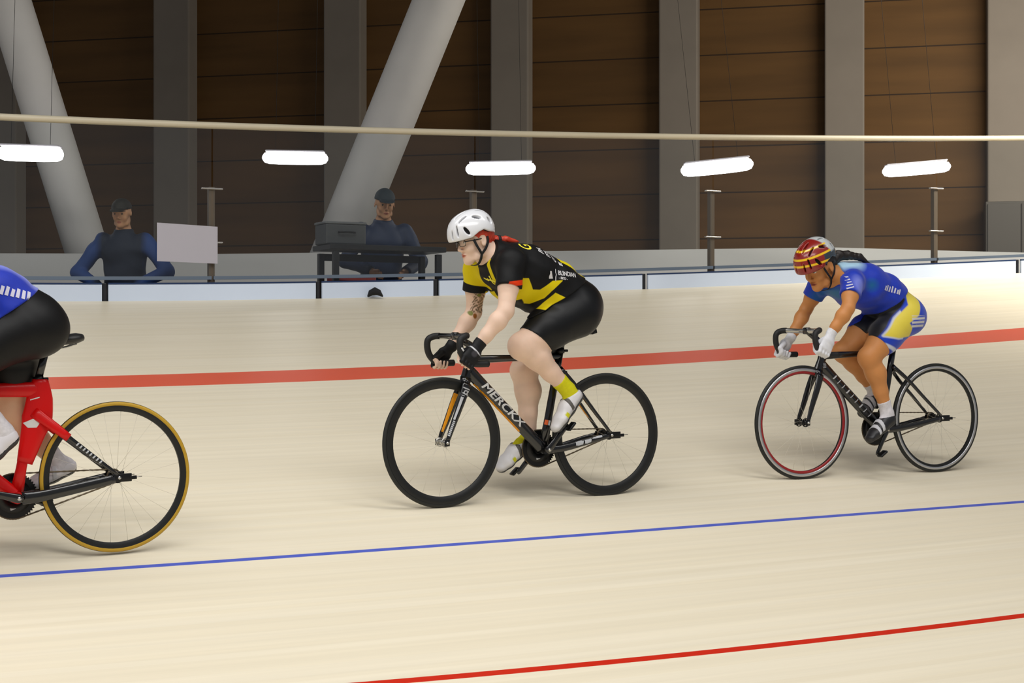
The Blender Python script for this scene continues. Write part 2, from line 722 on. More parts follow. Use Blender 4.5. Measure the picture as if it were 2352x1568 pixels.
def wall_plane(name, k0, k1, z0, z1, m, out=0.0):
    P = [WL + wd * k0 + wn * out, WL + wd * k1 + wn * out]
    mb = MB()
    L = k1 - k0
    c = (P[0] + P[1]) / 2 - wn * 0.1
    mb.box((0, 0, 0), (L, 0.2, z1 - z0))
    o = mb.build(name, m, smooth=False)
    o.location = (c[0], c[1], (z0 + z1) / 2)
    o.rotation_euler = (0, 0, w_ang)
    structure(o)
    return o


M_ply = mat('brown_wall_panels', rgb(90, 63, 31), 0.65, spec=0.2)
vary(M_ply, (0.35, 1, 3.2), 0.2, 4.0)
_b = M_ply.node_tree.nodes['Principled BSDF']
_tc = nd(M_ply, 'ShaderNodeTexCoord')
_sp = nd(M_ply, 'ShaderNodeSeparateXYZ')
lk(M_ply, _tc.outputs['Object'], _sp.inputs[0])
_m1 = nd(M_ply, 'ShaderNodeMath', operation='MULTIPLY')
_m1.inputs[1].default_value = 1 / 0.62
lk(M_ply, _sp.outputs['Z'], _m1.inputs[0])
_m2 = nd(M_ply, 'ShaderNodeMath', operation='FRACT')
lk(M_ply, _m1.outputs[0], _m2.inputs[0])
_m3 = nd(M_ply, 'ShaderNodeMath', operation='LESS_THAN')
_m3.inputs[1].default_value = 0.03
lk(M_ply, _m2.outputs[0], _m3.inputs[0])
_mx = nd(M_ply, 'ShaderNodeMix', data_type='RGBA')
lk(M_ply, _m3.outputs[0], _mx.inputs[0])
lk(M_ply, _b.inputs['Base Color'].links[0].from_socket, _mx.inputs[6])
_mx.inputs[7].default_value = rgb(48, 33, 18)
lk(M_ply, _mx.outputs[2], _b.inputs['Base Color'])
M_conc = vary(mat('grey_concrete', rgb(122, 113, 102), 0.8, spec=0.2), (1.5, 1.5, 1.5), 0.07)
M_plinth = vary(mat('pale_grey_concrete', rgb(178, 177, 174), 0.75, spec=0.2), (0.6, 0.6, 2.5), 0.05)
LW = float(np.linalg.norm(WR - WL))
wall_plane('wall_back', 0, LW, CONC_Z, 11.0, M_ply)
# low concrete parapet along the back of the walkway
Sp = np.linspace(-8.5, 14.4, 60)
_pz = np.interp(Sp, [0.5, 3.5, 7.5, 10.5], [.770, .815, .945, 1.07]) + CAM_Z
mbp = MB()
Pa, Pb = edge(Sp, 2.2), edge(Sp, 2.4)
n_p = len(Sp)
Vp = []
for P_, zc_ in ((Pa, None), (Pa, 1), (Pb, 1), (Pb, None)):
    Q_ = P_.copy()
    Q_[:, 2] = CONC_Z if zc_ is None else _pz
    Vp.append(Q_)
mbp.add(np.concatenate(Vp), [(k * n_p + i, ((k + 1) % 4) * n_p + i, ((k + 1) % 4) * n_p + i + 1, k * n_p + i + 1) for i in range(n_p - 1) for k in range(4)])
structure(mbp.build('wall_parapet', M_plinth, smooth=False))
CPX = [-60, 20, 412, 800, 1180, 1563, 1940, 2310, 2660]
for i, px in enumerate([20, 412, 800, 1180, 1563, 1940, 2310]):
    c, k = wall_at((px - 1176) / 3470.0)
    w = 88 * c[1] / 3470
    q = c + wn * 0.10
    o = MB().box((0, 0, (11.0 - CONC_Z) / 2), (w, 0.36, 11.0 - CONC_Z), bevel=0.02).build('trim_%d' % (i + 1), M_conc, smooth=False)
    o.location = (q[0], q[1], CONC_Z)
    o.rotation_euler = (0, 0, w_ang)
    structure(o)
# dark hall ceiling over the back of the track
o = MB().box((0, 15.0, 11.05), (40, 14, 0.1)).build('ceiling', mat('dark_ceiling', rgb(40, 36, 32), 0.8), smooth=False)
structure(o)

# two raking concrete struts
M_strut = vary(mat('white_concrete', rgb(206, 203, 198), 0.7, spec=0.25), (2, 2, 2), 0.05)


def strut(u0, v0, u1, v1, Y, r, label):
    def pt(u, v):
        return np.array([(u - 1176) / 3470 * Y, Y, CAM_Z + (784 - v) / 3470 * Y])
    a, b = pt(u0, v0), pt(u1, v1)
    d = (b - a) / (b - a)[2]
    lo = a + d * (CONC_Z - a[2])
    hi = a + d * (11.0 - a[2])
    o = MB().loft([(0, 0, 0), tuple(hi - lo)], r, r, side=(0, 1, 0), seg=28).build('raking_strut', M_strut)
    o.location = lo
    tag(o, label, 'concrete strut', 'raking struts behind the barrier')


strut(20, 0, 182, 520, 14.2, 0.20, 'round white concrete strut leaning left at the left picture edge')
strut(1008, 0, 838, 420, 15.2, 0.25, 'round white concrete strut leaning right above the black high desk')

# reflections in the glass, built as glowing bodies with added housings and cables
M_glow = bpy.data.materials.new('reflection_glow')
M_glow.use_nodes = True
_e = M_glow.node_tree.nodes['Principled BSDF']
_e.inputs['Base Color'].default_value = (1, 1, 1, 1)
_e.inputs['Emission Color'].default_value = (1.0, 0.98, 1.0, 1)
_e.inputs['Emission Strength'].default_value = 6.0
M_house = mat('added_housing_grey', rgb(196, 192, 198), 0.4)
M_cable = mat('added_thin_cable', rgb(30, 28, 26), 0.6)
REFLECTIONS = [(70, 353, 13.0, 150, 36, -1.5, 'leftmost of the five glowing lamp reflections, in front of the left strut'),
         (678, 363, 13.9, 150, 30, -1.0, 'glowing lamp reflection just left of the right strut'),
         (1150, 387, 14.6, 160, 30, 1.0, 'glowing lamp reflection right above the white helmet'),
         (1647, 384, 15.3, 166, 32, 6.0, 'glowing lamp reflection between the middle and right riders, tilted up to the right'),
         (2105, 388, 16.0, 156, 28, 5.0, 'rightmost of the five glowing lamp reflections, upper right of the red helmet')]
for u, v, Y, wpx, hpx, tilt, label in REFLECTIONS:
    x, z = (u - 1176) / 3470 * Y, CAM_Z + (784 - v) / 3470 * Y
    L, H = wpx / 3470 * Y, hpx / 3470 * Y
    t = thing('glass_reflection', label, 'lamp', (x, Y, z), (0, -math.radians(tilt), 0), 'row of glass reflections built as glowing bodies')
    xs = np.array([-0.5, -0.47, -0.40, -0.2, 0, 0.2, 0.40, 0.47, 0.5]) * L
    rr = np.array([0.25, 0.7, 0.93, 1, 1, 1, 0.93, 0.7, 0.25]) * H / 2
    MB().loft(np.stack([xs, 0 * xs, 0 * xs], -1), rr * 1.3, rr, side=(0, 1, 0), seg=20).build('reflection_body', M_glow, t)
    MB().box((0, 0, H * 0.5), (L * 0.9, H * 1.0, H * 0.14), bevel=0.01).build('added_housing', M_house, t, smooth=False)
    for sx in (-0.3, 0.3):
        MB().loft([(sx * L, 0, H * 0.55), (sx * L, 0, 11.0 - z)], 0.002, 0.002, seg=6).build('added_cable', M_cable, t)


# ------------------------------------------------------------------ bicycles
M_carbon = mat('gloss_black_paint', rgb(11, 11, 12), 0.22, coat=0.6)
M_matte = mat('matte_black_carbon', rgb(16, 17, 16), 0.45)
M_tyre = vary(mat('black_tyre_rubber', rgb(26, 27, 25), 0.6), (30, 30, 30), 0.06)
M_rubber = mat('bar_tape_black', rgb(20, 20, 20), 0.62)
M_steel = mat('polished_alloy', rgb(198, 196, 190), 0.22, 0.9)
M_spoke = mat('steel_spoke', rgb(214, 206, 190), 0.5, 0.0)
M_chain = mat('dull_chain_steel', rgb(96, 84, 66), 0.4, 0.7)
M_white = mat('white_paint', rgb(226, 226, 224), 0.35)
M_orange = mat('orange_paint', rgb(236, 154, 10), 0.35)
M_red = mat('red_gloss_paint', rgb(216, 4, 4), 0.38, coat=0.15, spec=0.3)
M_redrim = mat('red_rim_paint', rgb(150, 26, 30), 0.35)
M_tan = mat('ochre_tyre_sidewall', rgb(190, 150, 36), 0.5)
M_blackpart = mat('black_anodised', rgb(18, 18, 19), 0.35, 0.3)
M_greydecal = mat('grey_white_marking', rgb(196, 198, 202), 0.45)
R_W = 0.335


def wheel(root, name, x, style, nspoke, twist):
    """rim with tyre, hub and spokes; style picks the rim"""
    depth = style['rim_depth']
    ro = R_W - 0.018
    ri = R_W - 0.018 - depth
    yb = 0.0115
    if style['rim_shape'] == 'deep':
        prof = [(ro, yb), (ro - depth * .35, yb + .0015), (ro - depth * .75, yb - .002), (ri, 0.004), (ri, -0.004),
                (ro - depth * .75, -yb + .002), (ro - depth * .35, -yb - .0015), (ro, -yb), (ro - .004, 0)]
    else:
        prof = [(ro, yb), (ro - depth * .5, yb), (ri, 0.006), (ri, -0.006), (ro - depth * .5, -yb), (ro, -yb), (ro - .004, 0)]
    rim = MB().lathe(prof, seg=96).build(name, style['rim_mat'], root, auto=50)
    rim.location = (x, 0, R_W)
    tp = [(R_W - 0.012 + 0.012 * math.cos(a), 0.0118 * math.sin(a)) for a in np.linspace(0, 2 * math.pi, 17)[:-1]]
    MB().lathe(tp, seg=96).build('tyre', M_tyre, rim)
    if style.get('sidewall'):
        for sg in (1, -1):
            sp_ = [(R_W - 0.012 + 0.0126 * math.cos(a), sg * 0.0124 * math.sin(a)) for a in np.linspace(math.radians(38), math.radians(168), 9)]
            MB().lathe(sp_ + [(r - 0.0015, y * .8) for r, y in sp_[::-1]], seg=96).build('sidewall', style['sidewall'], rim)
    if style.get('brake_band'):
        for sg in (1, -1):
            MB().lathe([(ro + .001, sg * (yb + .0012)), (ro - depth * .5, sg * (yb + .0012)), (ro - depth * .5, sg * yb * .5), (ro + .001, sg * yb * .5)],
                       seg=96).build('brake_band', style['brake_band'], rim)
    if style.get('inner_band'):
        for sg in (1, -1):
            MB().lathe([(ro - depth * .52, sg * (yb + .0010)), (ri + .001, sg * 0.0078), (ri + .001, sg * 0.003), (ro - depth * .52, sg * 0.004)],
                       seg=96).build('painted_band', style['inner_band'], rim)
    # hub: slim barrel with two pierced flanges
    fr = style['flange']
    hub = MB().loft([(0, -0.05, 0), (0, -0.036, 0), (0, -0.03, 0), (0, 0, 0), (0, 0.03, 0), (0, 0.036, 0), (0, 0.05, 0)],
                    [.008, .014, .016, .012, .016, .014, .008], [.008, .014, .016, .012, .016, .014, .008], side=(1, 0, 0), seg=20)
    for sg in (1, -1):
        y = sg * 0.032
        hub.lathe([(fr, y - .002), (fr, y + .002), (fr - .006, y + .002), (fr - .006, y - .002)], seg=28)
        for k in range(5):
            a = 2 * math.pi * k / 5 + .3
            hub.loft([(math.cos(a) * .012, y, math.sin(a) * .012), (math.cos(a) * (fr - .003), y, math.sin(a) * (fr - .003))], .005, .002, seg=8)
    hub.build('hub', style['hub_mat'], rim)
    MB().loft([(0, 0.05, 0), (0, 0.068, 0)], [.009, .007], [.009, .007], side=(1, 0, 0), seg=12).build('axle_nut', M_steel, rim)
    MB().loft([(0, -0.05, 0), (0, -0.068, 0)], [.009, .007], [.009, .007], side=(1, 0, 0), seg=12).build('axle_nut', M_steel, rim)
    base = None
    for k in range(nspoke):
        a = 2 * math.pi * k / nspoke + twist
        sg = 1 if k % 2 else -1
        off = 0.5 * (1 if (k // 2) % 2 else -1)
        p0 = (math.cos(a + off) * (fr - .003), sg * .032, math.sin(a + off) * (fr - .003))
        p1 = (math.cos(a) * (ri + .002), sg * .001, math.sin(a) * (ri + .002))
        MB().loft([p0, p1], .0006, .0006, seg=6).build('spoke', style['spoke_mat'], rim)
    return rim


def bar_path(cx, cz, half=0.198, ey=0.81, ez=0.738, dx=0.0):
    """one continuous drop bar, left end to right end"""
    L = [(ey, half + .004, ez), (ey + .07, half + .003, ez + .001), (ey + .112, half + .002, ez + .012), (ey + .145, half, ez + .048),
         (ey + .156, half - .002, ez + .092), (ey + .150, half - .005, ez + .126), (ey + .122, half - .012, ez + .141), (ey + .098, half - .045, ez + .143),
         (cx, 0.08, cz), (cx, 0, cz)]
    L = [(x + dx, y, z) for x, y, z in L]
    R = [(x, -y, z) for x, y, z in L[:-1]][::-1]
    return np.array(L + R)


def bicycle(key, label, loc, yaw, pitch, st):
    root = thing('bicycle', label, 'bicycle', loc, (0, pitch, yaw))
    bx, bz = st['bb']
    stx, stz = st['seat_top']
    htx, htz = st['head_top']
    hbx, hbz = st['head_bot']
    fx = st['wheelbase']
    pm = st['frame_mat']
    # ---- frame
    fr = MB()
    fr.loft([(htx, 0, htz), ((htx + hbx) / 2, 0, (htz + hbz) / 2), (hbx, 0, hbz)], [.021, .019, .024], [.030, .027, .030], seg=20)
    dt0, dt1 = np.array((hbx - .022, 0, hbz + .032)), np.array((bx + .012, 0, bz + .012))
    fr.loft([dt0, dt0 * .7 + dt1 * .3, dt0 * .3 + dt1 * .7, dt1], [.022, .021, .022, .032], [.034, .031, .031, .034], seg=24)
    tt0, tt1 = np.array((htx - .02, 0, st['tt_z0'])), np.array((stx + .01, 0, st['tt_z1']))
    fr.loft([tt0 + (.03, 0, -.004), tt0, tt0 * .5 + tt1 * .5, tt1, tt1 + (-.012, 0, .004)], [.016, .020, .018, .016, .014], [.026, .022, .017, .016, .018], seg=20)
    fr.loft([(bx, -.036, bz), (bx, .036, bz)], .026, .026, side=(1, 0, 0), seg=24)
    frame = fr.build('frame', pm, root, auto=60)
    sm = MB()
    sm.loft([(bx, 0, bz), (bx * .75 + stx * .25, 0, bz * .75 + stz * .25), (bx * .3 + stx * .7, 0, bz * .3 + stz * .7), (stx, 0, stz)],
            [.022, .015, .014, .015], [.030, .023, .022, .020], seg=20)
    sm.build('seat_tube', st['seat_mat'], frame)
    # stays
    for sg, nm in ((1, 'chain_stay'), (-1, 'chain_stay')):
        MB().loft(spline([(bx - .02, sg * .030, bz - .004), (bx - .12, sg * .036, bz + .004), (.12, sg * .056, R_W - .022), (.02, sg * .062, R_W - .002)], 5),
                  np.linspace(.012, .007, 16), np.linspace(.021, .014, 16) * st.get('stay_k', 1), seg=14).build('chain_stay', st['stay_mat'], frame)
    for sg in (1, -1):
        p0, p1 = np.array((st['ss_x'], sg * .013, st['ss_z'])), np.array((.006, sg * .060, R_W + .012))
        pts = spline([p0, p0 * .72 + p1 * .28 + (0, sg * .018, 0), p0 * .4 + p1 * .6 + (0, sg * .008, 0), p1], 5)
        MB().loft(pts, .0075, np.linspace(.014, .009, len(pts)), seg=12).build('seat_stay', st['sstay_mat'], frame)
    MB().box((st['ss_x'] - .035, 0, st['ss_z'] - .028), (.02, .036, .018), bevel=.004).build('stay_bridge', st['sstay_mat'], frame)
    for sg in (1, -1):
        MB().box((-.012, sg * .062, R_W), (.085, .006, .036), bevel=.002).box((-.062, sg * .062, R_W - .002), (.03, .008, .016), bevel=.002).build('dropout', M_blackpart, frame)
        MB().loft([(-.06, sg * .062, R_W), (-.10, sg * .062, R_W)], .0025, .0025, seg=8).build('chain_tensioner', M_steel, frame)
    # ---- fork
    fk = MB()
    cx_, cz_ = hbx + .006, hbz - .03
    fk.loft([(hbx, 0, hbz + .004), (cx_, 0, cz_ + .01), (cx_ + .004, 0, cz_ - .012)], [.024, .034, .040], [.030, .028, .022], seg=20)
    fork = fk.build('fork', st['fork_mat'], root)
    for sg in (1, -1):
        p0 = np.array((cx_ + .002, sg * .030, cz_ + .004))
        p1 = np.array((fx - .004, sg * .050, R_W + .006))
        pts = spline([p0, p0 * .7 + p1 * .3 + (0, sg * .006, 0), p0 * .3 + p1 * .7, p1], 5)
        MB().loft(pts, np.linspace(.013, .008, len(pts)), np.linspace(.026, .012, len(pts)), seg=14).build('fork_blade', st['fork_mat'], fork)
        MB().box((fx, sg * .055, R_W), (.03, .008, .034), bevel=.003).build('fork_end', M_blackpart, fork)
    # ---- wheels
    wheel(root, 'rear_wheel', 0, st['rear'], st['rear']['n'], .1)
    wheel(root, 'front_wheel', fx, st['front'], st['front']['n'], .25)
    # ---- cockpit
    ccx, ccz = st['clamp']
    MB().loft(spline([(htx - .004, 0, htz + .002), (htx - .012, 0, htz + .035)], 2), .017, .017, seg=16).build('headset_spacer', M_blackpart, root)
    stem = MB().loft([(htx - .014, 0, htz + .062), (htx - .012, 0, htz + .045), (ccx, 0, ccz)], [.012, .018, .016], [.015, .021, .016], seg=16)
    stem.box((ccx, 0, ccz), (.034, .046, .040), bevel=.008)
    stem_o = stem.build('stem', M_carbon, root)
    if st.get('stem_stripe'):
        MB().box(((ccx * .55 + htx * .45), .019, ccz + .002), (.05, .003, .012), bevel=.001).build('stem_marking', st['stem_stripe'], stem_o)
    bp_ = spline(bar_path(ccx, ccz, st['bar_half'], st['bar_end'][0], st['bar_end'][1]), 6)
    nb = len(bp_)
    rr = np.where(np.abs(bp_[:, 1]) < .05, .0155, .0145)
    bar = MB().loft(bp_, rr, rr, side=(0, 0, 1), seg=14).build('handlebar', st['bar_mat'], root)
    for half in (0, 1):
        sel = bp_[:42] if half == 0 else bp_[::-1][:42]
        MB().loft(sel, .0172, .0172, side=(0, 0, 1), seg=14).build('bar_grip', M_rubber, bar)
        MB().loft([sel[0] + (-.004, 0, 0), sel[0] + (.002, 0, 0)], [.012, .0175], [.012, .0175], side=(0, 1, 0), seg=14).build('bar_plug', M_rubber, bar)
    for sg in (1, -1):
        if st.get('bar_marks'):
            V = np.array([(-.016, 0), (.016, .006), (-.004, .010), (.016, .022), (-.016, .018), (.004, .012)])
            for q in range(2):
                MB().box((st['bar_end'][0] + .150 - .012 * q, sg * (st['bar_half'] + .017), st['bar_end'][1] + .075 - .03 * q), (.008, .003, .022),
                         rot=Matrix.Rotation(.6 - 1.1 * q, 3, 'Y'), bevel=.001).build('bar_marking', M_white, bar)
    # ---- saddle and post
    sx0, sx1, sz = st['saddle']
    post = MB().loft([(stx - .004, 0, stz + .01), (st['post_top'][0], 0, st['post_top'][1])], [.011, .011], [.017, .016], seg=16)
    post.box((st['post_top'][0], 0, st['post_top'][1] + .004), (.045, .034, .022), bevel=.005)
    post.build('seat_post', M_carbon, root)
    MB().loft([(stx - .004, 0, stz - .004), (stx - .002, 0, stz + .022)], .0175, .0235, seg=18).box((stx - .034, 0, stz + .010), (.024, .022, .014), bevel=.004).build('seat_clamp', M_blackpart, root)
    xs = np.linspace(sx0, sx1, 12)
    k = (xs - sx0) / (sx1 - sx0)
    wid = np.interp(k, [0, .08, .2, .35, .55, .8, .95, 1], [.045, .066, .070, .055, .028, .020, .018, .008])
    hei = np.interp(k, [0, .1, .5, .9, 1], [.016, .024, .021, .018, .008])
    zz = sz - .018 + np.interp(k, [0, .3, .6, 1], [.010, 0, .001, -.004])
    sad = MB().loft(np.stack([xs, 0 * xs, zz], -1), wid, hei, seg=20).build('saddle', mat('saddle_black', rgb(22, 22, 23), 0.5), root)
    for sg in (1, -1):
        MB().loft(spline([(sx0 + .03, sg * .03, sz - .036), (sx0 + .09, sg * .022, sz - .052), (sx0 + .17, sg * .02, sz - .050), (sx1 - .05, sg * .008, sz - .034)], 4),
                  .0035, .0035, seg=8).build('saddle_rail', M_steel, sad)
    if st.get('saddle_clip'):
        MB().box((sx0 - .014, 0, sz - .026), (.034, .05, .032), rot=Matrix.Rotation(.25, 3, 'Y'), bevel=.004).build('rear_clip', M_blackpart, sad)
    # ---- drivetrain (chain on the right side)
    cy = -.045
    ring = MB()
    nt = 48
    prof = []
    V, F = [], []
    for k in range(nt * 4):
        a = 2 * math.pi * k / (nt * 4)
        r = .0985 + (.0035 if k % 4 in (1, 2) else -.0025)
        V += [(bx + r * math.cos(a), cy - .002, bz + r * math.sin(a)), (bx + r * math.cos(a), cy + .002, bz + r * math.sin(a)),
              (bx + .022 * math.cos(a), cy - .002, bz + .022 * math.sin(a)), (bx + .022 * math.cos(a), cy + .002, bz + .022 * math.sin(a))]
    N = nt * 4
    for k in range(N):
        j = (k + 1) % N
        F += [(4 * k, 4 * j, 4 * j + 1, 4 * k + 1), (4 * k + 1, 4 * j + 1, 4 * j + 3, 4 * k + 3), (4 * k + 3, 4 * j + 3, 4 * j + 2, 4 * k + 2), (4 * k + 2, 4 * j + 2, 4 * j, 4 * k)]
    ring.add(V, F)
    rg = ring.build('chainring', M_blackpart, root, smooth=False)
    MB().box((bx + .005, cy + .004, bz - .052), (.024, .002, .012), rot=Matrix.Rotation(.3, 3, 'Y'), bevel=.0008).build('ring_marking', M_greydecal, rg)
    MB().lathe([(.075, cy - .004), (.075, cy + .004), (.03, cy + .006), (.03, cy - .006)], axis_o=(bx, 0, bz), seg=40).build('ring_cover', M_blackpart, rg)
    cog = MB().lathe([(.031, -.0015), (.031, .0015), (.012, .0015), (.012, -.0015)], axis_o=(0, cy, R_W), seg=30).build('sprocket', M_chain, root)
    # chain runs: rounded loop round ring and sprocket, made of alternating plates
    A, B = np.array((bx, bz)), np.array((0, R_W))
    r1, r2 = .0985, .0305
    d = B - A
    L = np.linalg.norm(d)
    th = math.atan2(d[1], d[0])
    al = math.acos((r1 - r2) / L)
    pts = []
    for a in np.linspace(th + al, th + 2 * math.pi - al, 60):
        pts.append(A + r1 * np.array((math.cos(a), math.sin(a))))
    e1 = B + r2 * np.array((math.cos(th - al), math.sin(th - al)))
    s1 = pts[-1]
    pts += [s1 + (e1 - s1) * t for t in np.linspace(.03, 1, 30)]
    for a in np.linspace(th - al, th + al, 14)[1:]:
        pts.append(B + r2 * np.array((math.cos(a), math.sin(a))))
    e2, s2 = pts[-1], pts[0]
    pts += [e2 + (s2 - e2) * t for t in np.linspace(.03, .97, 30)]
    P3 = np.array([(p[0], cy, p[1]) for p in pts])
    wv = np.where(np.arange(len(P3)) % 2 == 0, .0046, .0034)
    MB().loft(P3, .003, wv, side=(0, 1, 0), seg=6, closed=True).build('chain', M_chain, root, smooth=False)
    # cranks and pedals
    for sg, ang in ((1, st['crank']), (-1, st['crank'] + math.pi)):
        ca, sa = math.cos(ang), math.sin(ang)
        p0 = np.array((bx, sg * .066, bz))
        p1 = np.array((bx + .160 * ca, sg * .078, bz + .160 * sa))
        cr = MB().loft([p0 - (.018 * ca, 0, .018 * sa), p0, p0 * .5 + p1 * .5, p1, p1 + (.012 * ca, 0, .012 * sa)],
                       [.008, .011, .008, .0075, .005], [.014, .021, .015, .013, .008], side=(0, 1, 0), seg=14)
        cr.loft([(bx, sg * .036, bz), (bx, sg * .066, bz)], .016, .016, side=(1, 0, 0), seg=16)
        c_o = cr.build('crank_arm', M_carbon, root)
        MB().loft([(bx, sg * .076, bz), (bx, sg * .080, bz)], .009, .009, side=(1, 0, 0), seg=14).build('crank_bolt', M_steel, c_o)
        fa = st['foot_ang'][0 if sg > 0 else 1]
        rot = Matrix.Rotation(-fa, 3, 'Y')
        pd = MB().loft([p1 + (0, sg * .008, 0), p1 + (0, sg * .066, 0)], .007, .007, side=(1, 0, 0), seg=10)
        pd.box(p1 + (0, sg * .045, 0), (.056, .046, .014), rot=rot, bevel=.005)
        pd.build('pedal', M_blackpart, root)
    return root, frame, fork


# ------------------------------------------------------------------ bodies as blended volumes, meshed by surface nets
def v3(*a):
    return np.array(a, dtype=np.float32)


def econe(a, b, r0, r1, side=(0, 1, 0)):
    """tapered limb piece; r = radius or (across, along-depth)"""
    a, b = np.asarray(a, np.float32), np.asarray(b, np.float32)
    r0 = r0 if isinstance(r0, (tuple, list)) else (r0, r0)
    r1 = r1 if isinstance(r1, (tuple, list)) else (r1, r1)
    L = float(np.linalg.norm(b - a)) + 1e-9
    u = (b - a) / L
    s = np.asarray(side, np.float32)
    s = s - u * float(s @ u)
    s = s / (np.linalg.norm(s) + 1e-9)
    n = np.cross(u, s)
    rnd = r0[0] == r0[1] and r1[0] == r1[1]

    def f(P):
        q = P - a
        h = q @ u
        t = np.clip(h / L, 0, 1)
        if rnd:
            q = q - t[:, None] * (b - a)
            return np.sqrt(np.einsum('ij,ij->i', q, q)) - (r0[0] + (r1[0] - r0[0]) * t)
        qa = h - t * L
        qs = q @ s
        qn = q @ n
        rs = r0[0] + (r1[0] - r0[0]) * t
        rn = r0[1] + (r1[1] - r0[1]) * t
        rm = np.minimum(rs, rn)
        x, y, z = qs / rs, qn / rn, qa / rm
        k0 = np.sqrt(x * x + y * y + z * z)
        x, y, z = x / rs, y / rn, z / rm
        k1 = np.sqrt(x * x + y * y + z * z) + 1e-6
        return np.maximum(k0, 0.02) * (k0 - 1) / k1 * np.where(k0 < .02, 1, 1)
    return f


def ell(c, r, R=None):
    c = np.asarray(c, np.float32)
    r = np.asarray(r, np.float32)
    R = None if R is None else np.asarray(R, np.float32)

    def f(P):
        q = P - c
        if R is not None:
            q = q @ R
        k0 = np.sqrt(((q / r) ** 2).sum(1)) + 1e-6
        k1 = np.sqrt(((q / (r * r)) ** 2).sum(1)) + 1e-6
        return k0 * (k0 - 1) / k1
    return f


def plane(p, n):
    """negative on the side n points away from"""
    p = np.asarray(p, np.float32)
    n = np.asarray(n, np.float32)
    n = n / np.linalg.norm(n)
    return lambda P: (P - p) @ n


def smin(a, b, k):
    if k <= 0:
        return np.minimum(a, b)
    h = np.maximum(k - np.abs(a - b), 0) / k
    return np.minimum(a, b) - h * h * k * 0.25


def U(*fs, k=0.0):
    def f(P):
        r = fs[0](P)
        for g in fs[1:]:
            r = smin(r, g(P), k)
        return r
    return f


def Seq(base, *steps):
    """steps: (fn, k) unions, ('-', fn, k) cuts, ('&', fn, k) intersections"""
    def f(P):
        r = base(P)
        for st in steps:
            if st[0] == '-':
                r = -smin(-r, st[1](P), st[2])
            elif st[0] == '&':
                r = -smin(-r, -st[1](P), st[2])
            else:
                r = smin(r, st[0](P), st[1])
        return r
    return f


def Off(fn, d):
    if callable(d):
        return lambda P: fn(P) - d(P)
    return lambda P: fn(P) - d


def net(fn, lo, hi, h, chunk=200000):
    lo = np.asarray(lo, np.float32)
    hi = np.asarray(hi, np.float32)
    n = (np.ceil((hi - lo) / h / 4).astype(int) * 4) + 1
    m = (n - 1) // 4 + 1

    def ev(P):
        out = np.empty(len(P), np.float32)
        for i in range(0, len(P), chunk):
            out[i:i + chunk] = fn(P[i:i + chunk])
        return out
    ci = np.stack(np.meshgrid(*[np.arange(k) for k in m], indexing='ij'), -1).reshape(-1, 3)
    Fc = ev((lo + ci * (4 * h)).astype(np.float32)).reshape(m)
    near = np.abs(Fc) < 4 * h * 1.6 + 0.012
    idx = [np.minimum((np.arange(k) + 2) // 4, mm - 1) for k, mm in zip(n, m)]
    mask = near[np.ix_(*idx)]
    F = Fc[np.ix_(*idx)].copy()
    pi = np.argwhere(mask)
    F[mask] = ev((lo + pi * h).astype(np.float32))
    ins = F < 0
    # active cells
    c = np.zeros(tuple(n - 1), np.uint8)
    for dx in (0, 1):
        for dy in (0, 1):
            for dz in (0, 1):
                c += ins[dx:n[0] - 1 + dx, dy:n[1] - 1 + dy, dz:n[2] - 1 + dz]
    act = (c > 0) & (c < 8)
    A = np.argwhere(act)
    vid = np.full(act.shape, -1, np.int32)
    vid[act] = np.arange(len(A))
    acc = np.zeros((len(A), 3), np.float32)
    cnt = np.zeros(len(A), np.float32)
    cor = [(0, 0, 0), (1, 0, 0), (0, 1, 0), (1, 1, 0), (0, 0, 1), (1, 0, 1), (0, 1, 1), (1, 1, 1)]
    val = [F[A[:, 0] + d[0], A[:, 1] + d[1], A[:, 2] + d[2]] for d in cor]
    for i in range(8):
        for ax in (1, 2, 4):
            j = i | ax
            if j == i:
                continue
            a, b = val[i], val[j]
            cr = (a < 0) != (b < 0)
            t = np.where(cr, a / np.where(cr, a - b, 1), 0)
            pa = np.array(cor[i], np.float32)
            pb = np.array(cor[j], np.float32)
            acc += np.where(cr[:, None], pa + t[:, None] * (pb - pa), 0)
            cnt += cr
    V = lo + (A + acc / np.maximum(cnt, 1)[:, None]) * h
    Q = []
    sl = slice(1, -1)
    for ax in range(3):
        o1, o2 = (ax + 1) % 3, (ax + 2) % 3
        s0 = [slice(1, k - 1) for k in n]
        s1 = [slice(1, k - 1) for k in n]
        s0[ax] = slice(0, n[ax] - 1)
        s1[ax] = slice(1, n[ax])
        a, b = ins[tuple(s0)], ins[tuple(s1)]
        E_ = np.argwhere(a != b)
        if not len(E_):
            continue
        fl_ = a[tuple(E_.T)]
        off = np.ones(3, int)
        off[ax] = 0
        G = E_ + off
        q = []
        for d1, d2 in ((-1, -1), (0, -1), (0, 0), (-1, 0)):
            g = G.copy()
            g[:, o1] += d1
            g[:, o2] += d2
            q.append(vid[tuple(g.T)])
        q = np.stack(q, -1)
        q[~fl_] = q[~fl_][:, ::-1]
        Q.append(q)
    return V, np.concatenate(Q)


def tri_n(x):
    return np.sin(x)


def folds(P, seed, amp, fx, fy, fz):
    """soft cloth folds running across a limb or the torso"""
    x, y, z = P[:, 0], P[:, 1], P[:, 2]
    w = np.sin(fx * x + fy * y + fz * z + seed + 1.3 * np.sin(19 * y + 7 * z + seed)) * np.sin(11 * y + 9 * x - 5 * z + 2.1 * seed)
    return amp * w


